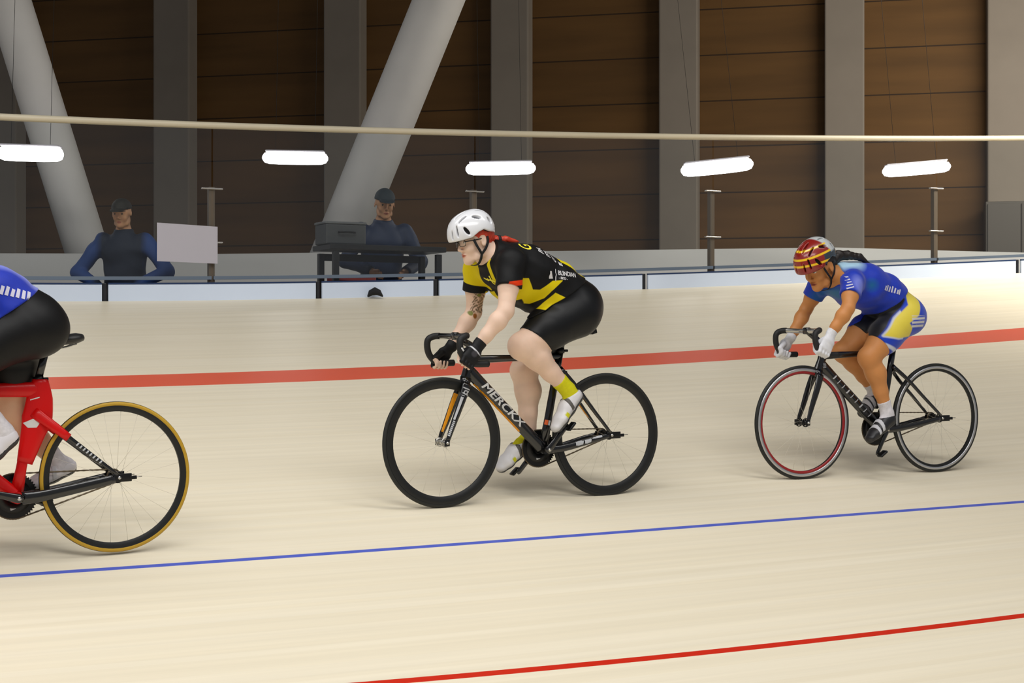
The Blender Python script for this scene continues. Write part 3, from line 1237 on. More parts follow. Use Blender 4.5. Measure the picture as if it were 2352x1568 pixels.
def poly_sd(poly, u, v):
    """signed distance of points to a closed polygon (negative inside)"""
    P = np.stack([u, v], -1).astype(np.float32)
    poly = np.asarray(poly, np.float32)
    d = np.full(len(P), 1e9, np.float32)
    ins = np.zeros(len(P), bool)
    for i in range(len(poly)):
        a, b = poly[i - 1], poly[i]
        e = b - a
        w = P - a
        t = np.clip((w @ e) / (e @ e + 1e-12), 0, 1)
        q = w - t[:, None] * e
        d = np.minimum(d, (q * q).sum(1))
        c1 = (a[1] > P[:, 1]) != (b[1] > P[:, 1])
        xi = a[0] + (P[:, 1] - a[1]) * e[0] / (e[1] if abs(e[1]) > 1e-9 else 1e-9)
        ins ^= c1 & (P[:, 0] < xi)
    d = np.sqrt(d)
    return np.where(ins, -d, d)


def rotY(a):
    """nose down by a (right handed: +x forward, +z up)"""
    c, s = math.cos(a), math.sin(a)
    return np.array([[c, 0, s], [0, 1, 0], [-s, 0, c]], np.float32)


def rotZ(a):
    c, s = math.cos(a), math.sin(a)
    return np.array([[c, -s, 0], [s, c, 0], [0, 0, 1]], np.float32)


def rotX(a):
    c, s = math.cos(a), math.sin(a)
    return np.array([[1, 0, 0], [0, c, -s], [0, s, c]], np.float32)


def head_field(o, R, sc=1.0):
    def w(x, y, z):
        return np.asarray(o, np.float32) + R @ (np.array((x, y, z), np.float32) * sc)
    sd = R @ v3(0, 1, 0)

    def ec(a, b, r0, r1):
        f_ = lambda r: tuple(q * sc for q in r) if isinstance(r, tuple) else r * sc
        return econe(w(*a), w(*b), f_(r0), f_(r1), side=sd)

    def el(c, r, Rx=None):
        RR = R if Rx is None else R @ Rx
        return ell(w(*c), np.array(r) * sc, RR)
    base = el((-.008, 0, .035), (.096, .076, .085))
    f = Seq(base,
            (ec((.030, 0, .000), (.052, 0, -.082), (.064, .055), (.038, .034)), .03),
            (el((.066, 0, -.100), (.020, .024, .017)), .020),
            (el((.058, .034, -.032), (.026, .024, .024)), .02), (el((.058, -.034, -.032), (.026, .024, .024)), .02),
            (el((.005, .052, -.070), (.045, .014, .020), rotY(.55)), .03), (el((.005, -.052, -.070), (.045, .014, .020), rotY(.55)), .03),
            (el((.080, 0, .026), (.014, .046, .012)), .015),
            ('-', el((.098, .033, .006), (.017, .018, .012)), .012), ('-', el((.098, -.033, .006), (.017, .018, .012)), .012),
            (el((.079, .032, .006), (.012, .014, .0115)), .002), (el((.079, -.032, .006), (.012, .014, .0115)), .002),
            (ec((.088, 0, .010), (.107, 0, -.030), .0078, .0100), .010),
            (el((.096, .011, -.037), (.010, .0062, .0062)), .006), (el((.096, -.011, -.037), (.010, .0062, .0062)), .006),
            (el((.0835, 0, -.060), (.0125, .024, .0052)), .006), (el((.0820, 0, -.0710), (.0125, .021, .0056)), .006),
            ('-', el((.099, 0, -.0655), (.016, .022, .0012)), .003))
    steps = []
    for sg in (1, -1):
        steps += [(el((-.008, sg * .080, .000), (.017, .007, .031), rotX(sg * .15) @ rotY(-.2)), .008),
                  ('-', el((-.004, sg * .089, .004), (.009, .006, .017), rotY(-.2)), .004)]
    return Seq(f, *steps), w


def hand_field(side, wrist, grip, b, rb=0.0165, thumb_in=True, curl=1.0):
    """closed hand on a bar: grip point on the bar, b runs along the bar from forefinger to little finger"""
    wrist, grip, b = [np.asarray(x, np.float32) for x in (wrist, grip, b)]
    b = b / np.linalg.norm(b)
    e = grip - wrist
    e = e - b * float(e @ b)
    e /= np.linalg.norm(e)                # from wrist across the bar
    o = np.cross(b, e)
    if o[1] * side < 0:
        o = -o                            # outward
    R = rb + .008
    base = grip + o * (R * .95) - e * .010
    mid = (wrist + base) / 2 + o * .004
    pal = Seq(econe(wrist, mid, (.025, .019), (.034, .017), side=b),
              (econe(mid, base, (.036, .017), (.041, .0135), side=b), .012))
    fs = []
    for i, (off, ln, r) in enumerate(((-.031, 1.0, .0088), (-.0105, 1.08, .0090), (.0100, 1.02, .0086), (.0295, .86, .0076))):
        g = grip + b * off
        mcp = base + b * off
        ang = [0.55, 1.35, 2.3, 3.25]
        pts = [mcp]
        for k, a in enumerate(ang):
            rr = R + (.010, .006, .002, .001)[k]
            aa = a * (0.9 + .1 * ln)
            pts.append(g + o * (math.cos(aa) * rr) + e * (math.sin(aa) * rr))
        for k in range(4):
            fs.append(econe(pts[k], pts[k + 1], r * (1 - .07 * k), r * (1 - .07 * (k + 1))))
    fing = U(*fs, k=.003)
    t0 = wrist * .45 + base * .55 - b * .026 - o * .016
    t1 = grip - b * .044 - o * (R * .85) - e * .014
    t2 = grip - b * .030 - o * (R * 1.0) + e * .006
    t3 = grip - b * .012 - o * (R * .92) + e * .020
    th = U(econe(t0, t1, .014, .0115), econe(t1, t2, .011, .0100), econe(t2, t3, .0100, .0080), k=.004)
    return Seq(pal, (fing, .006), (th, .012)), e, grip, pts


def foot_frame(heel, toe, ankle):
    heel, toe, ankle = [np.asarray(x, np.float32) for x in (heel, toe, ankle)]
    f = toe - heel
    L = float(np.linalg.norm(f))
    f /= L
    u = ankle - heel
    u = u - f * float(u @ f)
    u /= np.linalg.norm(u)
    s = np.cross(u, f)
    return f, u, s, L


def foot_field(heel, toe, ankle, grow=0.0):
    f, u, s, L = foot_frame(heel, toe, ankle)
    H = np.asarray(heel, np.float32)
    g = grow

    def p(a, h, l=0.0):
        return H + f * (a * L) + u * h + s * l
    return Seq(econe(p(.12, .032), p(.42, .036), (.031 + g, .032 + g), (.036 + g, .034 + g), side=s),
               (econe(p(.42, .034), p(.72, .026), (.037 + g, .033 + g), (.045 + g, .025 + g), side=s), .02),
               (econe(p(.72, .025), p(.90, .020), (.045 + g, .024 + g), (.034 + g, .018 + g), side=s), .015),
               (econe(p(.20, .045), np.asarray(ankle, np.float32), (.030 + g, .036 + g), (.030 + g, .036 + g), side=s), .025))


# ------------------------------------------------------------------ riders
def tube_loop(name, P, r, m, parent, closed=False, seg=8, flat=None, side=(0, 1, 0)):
    return MB().loft(P, r if flat is None else flat[0], r if flat is None else flat[1], side=side, seg=seg, closed=closed).build(name, m, parent)


def skin_material(name, col, lip, brow, iris=(58, 44, 34), extra=()):
    m = mat(name, rgb(*col), rough=0.48, spec=0.35, sss=0.12)
    b = m.node_tree.nodes['Principled BSDF']
    vary(m, (14, 14, 14), 0.045, 2.0)
    layer(m, 'lips', rgb(*lip), 0.004)
    layer(m, 'brows', rgb(*brow), 0.003)
    layer(m, 'eye_white', rgb(226, 220, 214), 0.0012)
    layer(m, 'iris', rgb(*iris), 0.0010)
    for a, c, s in extra:
        layer(m, a, rgb(*c), s)
    return m


def seg_planes(a, b, t):
    a, b = np.asarray(a, float), np.asarray(b, float)
    d = (b - a) / np.linalg.norm(b - a)
    return a + (b - a) * t, d


def rider(label, loc, yaw, pitch, J, K, h=0.005):
    root = thing('person', label, 'person', loc, (0, pitch, yaw))
    P0, P1, P2, P3, NB = [np.asarray(J[k], float) for k in ('P0', 'P1', 'P2', 'P3', 'NB')]
    g = K['girth']
    ho = np.asarray(J['head'], float)
    HR = rotZ(J.get('head_yaw', 0)) @ rotY(J['head_pitch']) @ rotX(J.get('head_roll', 0))
    headf, hw = head_field(ho, HR, K.get('head_scale', 1.0))
    nk1 = hw(-.022, 0, -.045)
    spine = Seq(econe(P0, P1, (.165 * g, .135 * g), (.152 * g, .122 * g)),
                (econe(P1, P2, (.152 * g, .122 * g), (.165 * g, .128 * g)), .05),
                (econe(P2, P3, (.165 * g, .128 * g), (.150 * g, .100 * g)), .05),
                (econe(P3, NB, (.110 * g, .085 * g), (.062, .060)), .06))
    u13 = (P3 - P1) / np.linalg.norm(P3 - P1)
    dn = np.array((u13[2], 0, -u13[0]))          # chest side
    spine = Seq(spine, (ell(P2 + u13 * .02 + dn * (.085 * g) + (0, .065, 0), (.075, .07, .055)), .05),
                (ell(P2 + u13 * .02 + dn * (.085 * g) + (0, -.065, 0), (.075, .07, .055)), .05),
                (ell(P1 + dn * (K.get('belly', .045) * g), (.12 * g, .12 * g, .085 * g)), .06))
    shf = []
    for s in 'LR':
        sg = 1 if s == 'L' else -1
        sh = np.asarray(J['sh' + s], float)
        shf.append((econe(P3 + (0, sg * .07, .0), sh, .085 * g, .060 * K['arm']), .05))
        shf.append((econe(NB * .6 + nk1 * .4 + (0, sg * .015, 0), sh + (-.02, -sg * .02, .012), .036, .045), .04))
    torso_t = Seq(spine, *shf)
    neck = econe(NB - (nk1 - NB) * .15, nk1, .060, .053)
    torso = Seq(torso_t, (neck, .035))
    arms, uppers, fores, hands, gl = {}, {}, {}, {}, {}
    ar = K['arm']
    for s in 'LR':
        sg = 1 if s == 'L' else -1
        sh, el_, wr = [np.asarray(J[k + s], float) for k in ('sh', 'el', 'wr')]
        mid = sh * .5 + el_ * .5
        up = Seq(econe(sh, mid, .059 * ar, .053 * ar), (econe(mid, el_, .053 * ar, .041 * ar), .02))
        fdir = wr - el_
        fm = el_ + fdir * .30
        fo = Seq(econe(el_, fm, .041 * ar, .045 * ar), (econe(fm, el_ + fdir * .72, .046 * ar, .034 * ar), .02),
                 (econe(el_ + fdir * .72, wr, (.034 * ar, .030 * ar), (.031 * ar, .024 * ar), side=J['bar' + s][1]), .02))
        hd, e_, gp, fp = hand_field(sg, wr, J['bar' + s][0], J['bar' + s][1])
        uppers[s], fores[s], hands[s] = up, fo, hd
        gl[s] = (e_, gp, wr, fdir / np.linalg.norm(fdir))
    lg = K['leg']
    thighs, shanks, feet = {}, {}, {}
    butts = []
    for s in 'LR':
        sg = 1 if s == 'L' else -1
        hp, kn, an = [np.asarray(J[k + s], float) for k in ('hip', 'kn', 'an')]
        td = (kn - hp) / np.linalg.norm(kn - hp)
        sd = (an - kn) / np.linalg.norm(an - kn)
        front = -(sd - td * (sd @ td))
        front /= np.linalg.norm(front) + 1e-6
        back = (hp - kn) - sd * ((hp - kn) @ sd)
        back /= np.linalg.norm(back) + 1e-6
        m1 = hp * .5 + kn * .5
        th = Seq(econe(hp, m1 + front * .008, .112 * lg, .098 * lg), (econe(m1 + front * .008, kn - front * .006, .098 * lg, .063 * lg), .03),
                 (ell(kn + front * .010 - sd * .0, (.053 * lg,) * 3), .02))
        L = np.linalg.norm(an - kn)
        c1 = kn + sd * (L * .30) + back * (.016 * lg)
        shf_ = Seq(econe(kn, c1, .060 * lg, .061 * lg), (econe(c1, kn + sd * (L * .62) + back * .006, .061 * lg, .044 * lg), .03),
                   (econe(kn + sd * (L * .62) + back * .006, an, .044 * lg, .034 * lg), .02))
        thighs[s], shanks[s] = th, shf_
        feet[s] = foot_field(J['heel' + s], J['toe' + s], J['an' + s])
        butts.append((ell(np.asarray(J['butt'], float) + (0, sg * .075, 0), (.112 * lg, .098 * lg, .108 * lg)), .04))
    pelvis = Seq(spine, *butts)
    lowers = Seq(pelvis, (thighs['L'], .045), (thighs['R'], .045))
    body = Seq(torso, (lowers, .03), (headf, .022), (uppers['L'], .03), (uppers['R'], .03), (fores['L'], .02), (fores['R'], .02),
               (hands['L'], .008), (hands['R'], .008), (shanks['L'], .025), (shanks['R'], .025), (feet['L'], .02), (feet['R'], .02))
    allp = np.array([np.asarray(J[k + s], float) for k in ('kn', 'an', 'sh', 'el', 'wr', 'hip', 'toe', 'heel') for s in 'LR'] + [P0, ho])
    lo = allp.min(0) - (.20, .17, .10)
    hi = allp.max(0) + (.20, .17, .20)
    hi[2] = max(hi[2], ho[2] + .16)
    V, Q = net(body, lo, hi, h)
    # face areas in head coordinates
    hq = (V - ho.astype(np.float32)) @ HR / K.get('head_scale', 1.0)
    near = (np.abs(hq[:, 1]) < .09) & (np.abs(hq[:, 2]) < .16) & (hq[:, 0] > -.02)
    big = np.where(near, 0, 1).astype(np.float32)
    ay = np.abs(hq[:, 1])
    ey = np.sqrt(((ay - .032) / 1.55) ** 2 + ((hq[:, 2] - .0055) / .75) ** 2)
    attrs = {
        'lips': np.sqrt((hq[:, 1] / 1.0) ** 2 + ((hq[:, 2] + .066) * 2.2) ** 2) - .021 + big + np.where(hq[:, 0] < .07, 1, 0),
        'brows': np.maximum(np.abs(hq[:, 2] - .028 - .10 * (ay - .03) + 6 * (ay - .035) ** 2) - .0035, np.abs(ay - .036) - .020) + big + np.where(hq[:, 0] < .05, 1, 0),
        'eye_white': ey - .0085 + big + np.where(hq[:, 0] < .06, 1, 0),
        'iris': np.sqrt((ay - .032) ** 2 + ((hq[:, 2] - .0055)) ** 2) - .0056 + big + np.where(hq[:, 0] < .06, 1, 0)}
    attrs['iris'] = np.maximum(attrs['iris'], attrs['eye_white'])
    for nm, fn in K.get('skin_attr', {}).items():
        attrs[nm] = fn(V)
    quads_mesh('body', V, Q, K['skin'], root, attrs)

    # ---- jersey
    hem_p, hem_n = J['hem']
    jr = K['loose']

    def joff(P):
        return jr + folds(P, K['seed'], .0026, 38, 10, 46) + folds(P, K['seed'] + 4, .0022, -30, 16, 66)
    core = Seq(torso, (lowers, .03), (ell(P1 + dn * ((K.get('belly', .045) + .005) * g) + u13 * .06, (.13 * g, .11 * g, .085 * g)), .05), (uppers['L'], .03), (uppers['R'], .03))
    jb = Seq(Off(core, joff), ('&', plane(hem_p, hem_n), .006))
    ndir = (nk1 - NB) / np.linalg.norm(nk1 - NB)
    for s in 'LR':
        sh, el_ = [np.asarray(J[k + s], float) for k in ('sh', 'el')]
        pe, d = seg_planes(sh, el_, K['sleeve'])
        rad = float(np.linalg.norm(el_ - sh)) * .66
        slv = Seq(Off(econe(sh, sh * .35 + el_ * .65, .059 * ar + .004, .051 * ar + .009), lambda P: .002 + folds(P, K['seed'] + 2, .0018, 20, 8, 60)), ('&', plane(pe, d), .004))
        jb = Seq(jb, ('&', lambda P, a=plane(pe, d), c=el_.astype(np.float32), rad=rad: np.where(((P - c) ** 2).sum(1) < rad * rad, a(P), -1).astype(np.float32), 0.0), (slv, .02))
    colp = NB + ndir * K.get('collar', .045)
    jb = Seq(jb, ('&', lambda P, a=plane(colp, ndir), b=ell(NB, (.16, .13, .2)): np.where(b(P) < 0, a(P), -1).astype(np.float32), 0.0))
    if K.get('open_neck'):
        a_, b_ = hw(.055, 0, -.150), NB + u13 * .06 + dn * .085
        jb = Seq(jb, ('-', econe(a_, b_, (.030, .05), (.004, .03)), .004))
    jl = np.minimum(np.minimum(P0, P3), np.array(hem_p)) - (.22, .36, .22)
    jh = np.maximum(P3, NB) + (.24, .36, .22)
    V, Q = net(jb, jl, jh, h)
    jersey = quads_mesh('jersey', V, Q, K['jersey_mat'], root, {nm: fn(V) for nm, fn in K['jersey_attr'].items()})

    # ---- shorts
    wp, wn_ = J['waist']
    sh_f = Seq(Off(Seq(torso_t, (lowers, .03)), .0045), ('&', plane(wp, wn_), .004))
    for s in 'LR':
        hp, kn = [np.asarray(J[k + s], float) for k in ('hip', 'kn')]
        pe, d = seg_planes(hp, kn, K['short_len'][0 if s == 'L' else 1])
        d2 = np.asarray(J['short_n' + s], float) if ('short_n' + s) in J else d
        sh_f = Seq(sh_f, ('&', lambda P, a=plane(pe, d2), c=kn.astype(np.float32), rad=.20: np.where(((P - c) ** 2).sum(1) < rad * rad, a(P), -1).astype(np.float32), 0.0))
    kl = np.minimum(np.minimum(P0, np.asarray(J['knL'])), np.asarray(J['knR'])) - (.22, .25, .2)
    kh = np.maximum(np.maximum(P1, np.asarray(J['knL'])), np.asarray(J['knR'])) + (.16, .28, .2)
    V, Q = net(sh_f, kl, kh, h)
    shorts = quads_mesh('shorts', V, Q, K['shorts_mat'], root, {nm: fn(V) for nm, fn in K.get('shorts_attr', {}).items()})

    # ---- socks, shoes, gloves
    for i, s in enumerate('LR'):
        kn, an, he, to = [np.asarray(J[k + s], float) for k in ('kn', 'an', 'heel', 'toe')]
        pe, d = seg_planes(kn, an, K['sock_top'] if s == 'L' else K.get('sock_top_right', K['sock_top']))
        f_, u_, s_, L_ = foot_frame(he, to, an)
        sk = Seq(Off(Seq(shanks[s], (feet[s], .02)), .003), ('&', plane(pe, -d), .002), ('&', plane(he + u_ * .035 + f_ * .1, f_ * .6 - u_), .004))
        bl, bh = np.minimum(np.minimum(kn * .3 + an * .7, he), to) - .10, np.maximum(np.maximum(kn * .4 + an * .6, he), to) + .10
        V, Q = net(sk, bl, bh, .005)
        quads_mesh('sock', V, Q, K['sock_mat'], root)
        col = plane(he + u_ * K.get('shoe_cut', .075) + f_ * .08, u_ * .9 - f_ * .35)
        ff = Seq(foot_field(he, to, an, K.get('shoe_grow', .006)), ('&', col, .004), ('&', plane(he + u_ * .004, -u_), .003))
        V, Q = net(ff, bl, bh, .0045)
        qv = (V - he.astype(np.float32)) @ np.stack([f_, s_, u_], -1).astype(np.float32)
        qv[:, 0] /= L_
        shoe = quads_mesh('shoe', V, Q, K['shoe_mat'], root, {nm: fn(qv) for nm, fn in K['shoe_attr'].items()})
        so = Seq(foot_field(he, to, an, K.get('shoe_grow', .006) + .0015), ('&', plane(he + u_ * .012, u_), .002))
        V, Q = net(so, bl, bh, .0045)
        quads_mesh('sole', V, Q, K['sole_mat'], shoe)
        for q in K['straps']:
            c = he + f_ * (q * L_) + u_ * .012
            band = Seq(foot_field(he, to, an, K.get('shoe_grow', .006) + .0025), ('&', plane(c + f_ * .011, f_ + u_ * .35), .001), ('&', plane(c - f_ * .011, -f_ - u_ * .35), .001), ('&', plane(he + u_ * .016, -u_), .001), ('&', col, .002))
            V, Q = net(band, bl, bh, .0035)
            quads_mesh('strap', V, Q, K['strap_mat'], shoe)
        e_, gp, wr, fd = gl[s]
        cutf = plane(gp + e_ * (.012 if not K['full_gloves'] else .2), e_)
        cuf = plane(wr - fd * .022, -fd)
        bb = gp
        gf = Seq(Off(Seq(fores[s], (hands[s], .01)), .0028), ('&', cuf, .002))
        if not K['full_gloves']:
            ob = np.cross(np.asarray(J['bar' + s][1], float), e_)
            ob = ob / np.linalg.norm(ob)
            if ob[1] * (1 if s == 'L' else -1) < 0:
                ob = -ob
            # fingers and thumb end bare: keep what lies outward of the bar or behind it
            gf = Seq(gf, ('&', lambda P, a=plane(gp + e_ * .022, e_ * 1.0 - ob * .35), c=plane(gp - ob * .012 + e_ * 0.0, e_ * .9 - ob * .8): np.maximum(a(P), c(P)), .001))
        bl, bh = np.minimum(wr, gp) - .09, np.maximum(wr, gp) + .09
        V, Q = net(gf, bl, bh, .0035)
        glv = quads_mesh('glove', V, Q, K['glove_mat'], root, {nm: fn(V) for nm, fn in K.get('glove_attr', {}).items()})

    # ---- helmet
    sc = K.get('head_scale', 1.0)

    def hc(P):
        return ((P - ho.astype(np.float32)) @ HR / sc).astype(np.float32)
    hel = Seq(ell((.032, 0, .048), (.126, .101, .121)), (ell((-.024, 0, .068), (.085, .095, .099)), .05))
    zx = np.array([-.2, -.10, -.044, -.009, .024, .063, .115, .2])
    zz = np.array([.024, .032, .044, .060, .050, .026, .019, .012])
    low = lambda q: (np.interp(q[:, 0], zx, zz) - q[:, 2]).astype(np.float32)
    shell = Seq(hel, ('-', Off(hel, -.020), .002), ('&', low, .006))
    vents = []
    for (x, y, z, ax, az, ln, wd_) in [(.150, .030, .053, .05, 1, .026, .0050), (.130, .056, .068, .30, 1, .032, .0055), (.084, .084, .062, .60, .80, .026, .0100),
                                       (.012, .074, .122, .80, .60, .024, .0105), (-.056, .078, .098, .15, 1, .021, .0115), (.080, .050, .122, .9, -.45, .034, .0050),
                                       (-.03, .040, .160, .98, -.1, .030, .0065), (.075, .016, .142, .9, -.45, .04, .006)]:
        for sg in (1, -1):
            l = np.array((ax, 0, az))
            l = l / np.linalg.norm(l)
            c = np.array((x, sg * y, z))
            nr = c - np.array((.01, 0, .04))
            lo_, hi_ = .4, 1.8
            for _ in range(24):              # bring the vent onto the shell surface
                m_ = (lo_ + hi_) / 2
                if hel((np.array((.01, 0, .04)) + nr * m_)[None].astype(np.float32))[0] < 0:
                    lo_ = m_
                else:
                    hi_ = m_
            c = np.array((.01, 0, .04)) + nr * lo_
            nr = nr - l * (nr @ l)
            nr /= np.linalg.norm(nr)
            w_ = np.cross(l, nr)
            vents.append(('-', ell(c, (ln, wd_, .045), np.stack([l, w_, nr], -1)), .003))
    shell = Seq(shell, *vents)
    # raised ridge at the back of the crown
    shell_w = lambda P: shell(hc(P)) * sc
    V, Q = net(shell_w, ho - .2, ho + .22, .0038)
    helm = quads_mesh('helmet', V, Q, K['helmet_mat'], root, {nm: fn(hc(V)) for nm, fn in K['helmet_attr'].items()})
    inner = Seq(Off(hel, -.018), ('-', Off(hel, -.026), .001), ('&', Off(low, .004), .003))
    V, Q = net(lambda P: inner(hc(P)) * sc, ho - .2, ho + .22, .0045)
    quads_mesh('helmet_padding', V, Q, mat('helmet_foam_black', rgb(24, 22, 24), 0.8), helm)
    M_str = mat('black_webbing', rgb(18, 18, 20), 0.7)
    for sg in (1, -1):
        yj = np.array((.012, sg * .071, -.070))
        A_ = [(.050, sg * .077, .014), (.038, sg * .0785, -.020), (.024, sg * .0765, -.048), tuple(yj)]
        B_ = [(-.034, sg * .079, .020), (-.030, sg * .083, -.010), (-.012, sg * .082, -.042), tuple(yj)]
        Cc = [tuple(yj), (.020, sg * .064, -.098), (.030, sg * .042, -.122), (.034, 0, -.127)]
        for pth in (A_, B_, Cc):
            P_ = np.array([hw(*p) for p in spline(pth, 5)])
            MB().loft(P_, .0075 * sc, .002, side=HR @ v3(1, 0, .3), seg=8).build('chin_strap', M_str, helm)
    # ---- hair
    if 'hair' in K:
        hf = Seq(ell((-.012, 0, .035), (.100, .081, .089)), ('&', lambda q: np.maximum(q[:, 0] - np.interp(q[:, 2], [-.06, -.02, .03, .06], [-.05, -.022, .035, .12]), -.055 - q[:, 2]).astype(np.float32), .008),
                 ('-', ell((.0, .085, .000), (.022, .02, .034)), .004), ('-', ell((.0, -.085, .000), (.022, .02, .034)), .004))
        f2 = lambda P: hf(hc(P)) * sc
        T = J['tail']
        tr = K['tail_r']
        for k in range(len(T) - 1):
            f2 = Seq(f2, (econe(T[k], T[k + 1], tr[k], tr[k + 1]), .012))
        f3 = lambda P, f2=f2: f2(P) - .0016 * np.sin(330 * P[:, 1] + 60 * P[:, 2] + 9 * np.sin(25 * P[:, 0]))
        V, Q = net(f3, np.minimum(ho - .16, np.min(T, 0) - .06), ho + .16, .004)
        quads_mesh('hair', V, Q, K['hair'], root)
        if 'tie' in K:
            k = K['tie']
            MB().loft([np.asarray(T[k]) * .9 + np.asarray(T[k + 1]) * .1, np.asarray(T[k]) * .6 + np.asarray(T[k + 1]) * .4], tr[k] + .004, tr[k] + .004, seg=14).build('hair_tie', M_str, root)
    # ---- glasses
    if K.get('glasses'):
        gm = mat('dark_frame', rgb(40, 30, 26), 0.3)
        fr = None
        mbf = MB()
        for sg in (1, -1):
            ring = []
            for a in np.linspace(0, 2 * math.pi, 25)[:-1]:
                ca, sa = math.cos(a), math.sin(a)
                k_ = (abs(ca) ** 3 + abs(sa) ** 3) ** (-1 / 3)
                ring.append(hw(.107 - .012 * (abs(sg * .033 + .024 * ca * k_) / .05) ** 2, sg * .034 + .024 * ca * k_, .004 + .0185 * sa * k_))
            mbf.loft(np.array(ring), .0016, .0016, side=HR @ v3(1, 0, 0), seg=8, closed=True)
            mbf.loft(np.array([hw(.098, sg * .058, .010), hw(.06, sg * .074, .010), hw(.0, sg * .081, .012)]), .0014, .003, side=HR @ v3(0, 1, 0), seg=8)
        mbf.loft(np.array([hw(.107, .011, .006), hw(.110, 0, .009), hw(.107, -.011, .006)]), .0016, .0016, side=HR @ v3(0, 0, 1), seg=8)
        gob = mbf.build('glasses', gm, root)
        lens = bpy.data.materials.get('clear_lens')
        if lens is None:
            lens = bpy.data.materials.new('clear_lens')
            lens.use_nodes = True
            nt = lens.node_tree
            nt.nodes.remove(nt.nodes['Principled BSDF'])
            t_ = nt.nodes.new('ShaderNodeBsdfTransparent')
            t_.inputs['Color'].default_value = (.93, .95, .95, 1)
            g_ = nt.nodes.new('ShaderNodeBsdfGlossy')
            g_.inputs['Roughness'].default_value = .02
            x_ = nt.nodes.new('ShaderNodeMixShader')
            x_.inputs[0].default_value = .10
            nt.links.new(t_.outputs[0], x_.inputs[1])
            nt.links.new(g_.outputs[0], x_.inputs[2])
            nt.links.new(x_.outputs[0], nt.nodes['Material Output'].inputs['Surface'])
        for sg in (1, -1):
            Vl, Fl = [], []
            Vl.append(hw(.1065, sg * .034, .004))
            for a in np.linspace(0, 2 * math.pi, 25)[:-1]:
                ca, sa = math.cos(a), math.sin(a)
                k_ = (abs(ca) ** 3 + abs(sa) ** 3) ** (-1 / 3)
                Vl.append(hw(.107 - .012 * (abs(sg * .033 + .024 * ca * k_) / .05) ** 2, sg * .034 + .024 * ca * k_, .004 + .0185 * sa * k_))
            Fl = [(0, 1 + k, 1 + (k + 1) % 24) for k in range(24)]
            mesh('lens', Vl, Fl, lens, gob)
    return root, jersey, shorts, helm


def side_poly(poly, ymin=0.02, sign=1):
    return lambda V: np.maximum(poly_sd(poly, V[:, 0], V[:, 2]), ymin - sign * V[:, 1])


def union_sd(*fs):
    def f(V):
        r = fs[0](V)
        for g in fs[1:]:
            r = np.minimum(r, g(V))
        return r
    return f


def boxsd(V, cx, cy, cz, hx, hy, hz):
    return np.maximum(np.maximum(np.abs(V[:, 0] - cx) - hx, np.abs(V[:, 1] - cy) - hy), np.abs(V[:, 2] - cz) - hz)


def cloth(name, col, rough=0.6, sheen=0.0, spec=0.3):
    m = mat(name, rgb(*col), rough=rough, spec=spec)
    if sheen:
        m.node_tree.nodes['Principled BSDF'].inputs['Sheen Weight'].default_value = sheen
    return vary(m, (60, 60, 60), 0.05, 2.0, bump=0.05)


# ================================================================== middle rider and bike
YAW_M = math.atan2(-.465, -.867)
LOC_M = (.514, 8.215, -.841 + CAM_Z)
PITCH_M = 0.012
STY_M = dict(
    bb=(.395, .275), seat_top=(.283, .785), head_top=(.812, .775), head_bot=(.846, .662), tt_z0=.758, tt_z1=.764, wheelbase=.984,
    frame_mat=M_carbon, seat_mat=M_carbon, stay_mat=M_carbon, sstay_mat=M_carbon, fork_mat=M_carbon, ss_x=.292, ss_z=.705,
    clamp=(.905, .880), bar_half=.196, bar_end=(.818, .738), bar_mat=M_carbon, stem_stripe=M_white, bar_marks=True,
    saddle=(.095, .365, .925), post_top=(.258, .872), saddle_clip=True, crank=math.atan2(.125, -.105), foot_ang=(-.82, -.72),
    rear=dict(rim_depth=.040, rim_shape='deep', rim_mat=M_matte, hub_mat=M_blackpart, spoke_mat=M_spoke, flange=.026, n=20),
    front=dict(rim_depth=.040, rim_shape='deep', rim_mat=M_matte, hub_mat=M_steel, spoke_mat=M_spoke, flange=.024, n=18))
bikeM, frameM, forkM = bicycle('M', 'black track bike with white frame lettering and deep black rims, ridden in the middle', LOC_M, YAW_M, PITCH_M, STY_M)

# writing on the down tube, read from the left side of the bike
bv = bvh_of(frameM)
a_, b_ = np.array((.822, .692)), np.array((.40, .286))
d_ = (b_ - a_) / np.linalg.norm(b_ - a_)
uvec, vvec = (d_[0], 0, d_[1]), (-d_[1], 0, d_[0])
if vvec[2] < 0:
    vvec = (d_[1], 0, -d_[0])
st0 = a_ + d_ * .088 + np.array((vvec[0], vvec[2])) * -.016
V1, F1 = text_shape('MERCKX', .058, bold=0.0, shear=.25, cuts=2)
V1 = [(x * 1.38, y * .98) for x, y in V1]
wT = max(x for x, y in V1)
V1 = [(x * .330 / wT, y) for x, y in V1]
V2, F2 = [], []
for dx, dy in ((-.0021, 0), (.0021, 0), (0, .0012), (0, -.0012)):      # heavy strokes
    F2 += [[i + len(V2) for i in f] for f in F1]
    V2 += [(x + dx, y + dy) for x, y in V1]
decal('lettering', (V2, F2), (st0[0], .2, st0[1]), uvec, vvec, (0, -1, 0), bv, M_white, frameM)['label'] = 'white frame lettering'
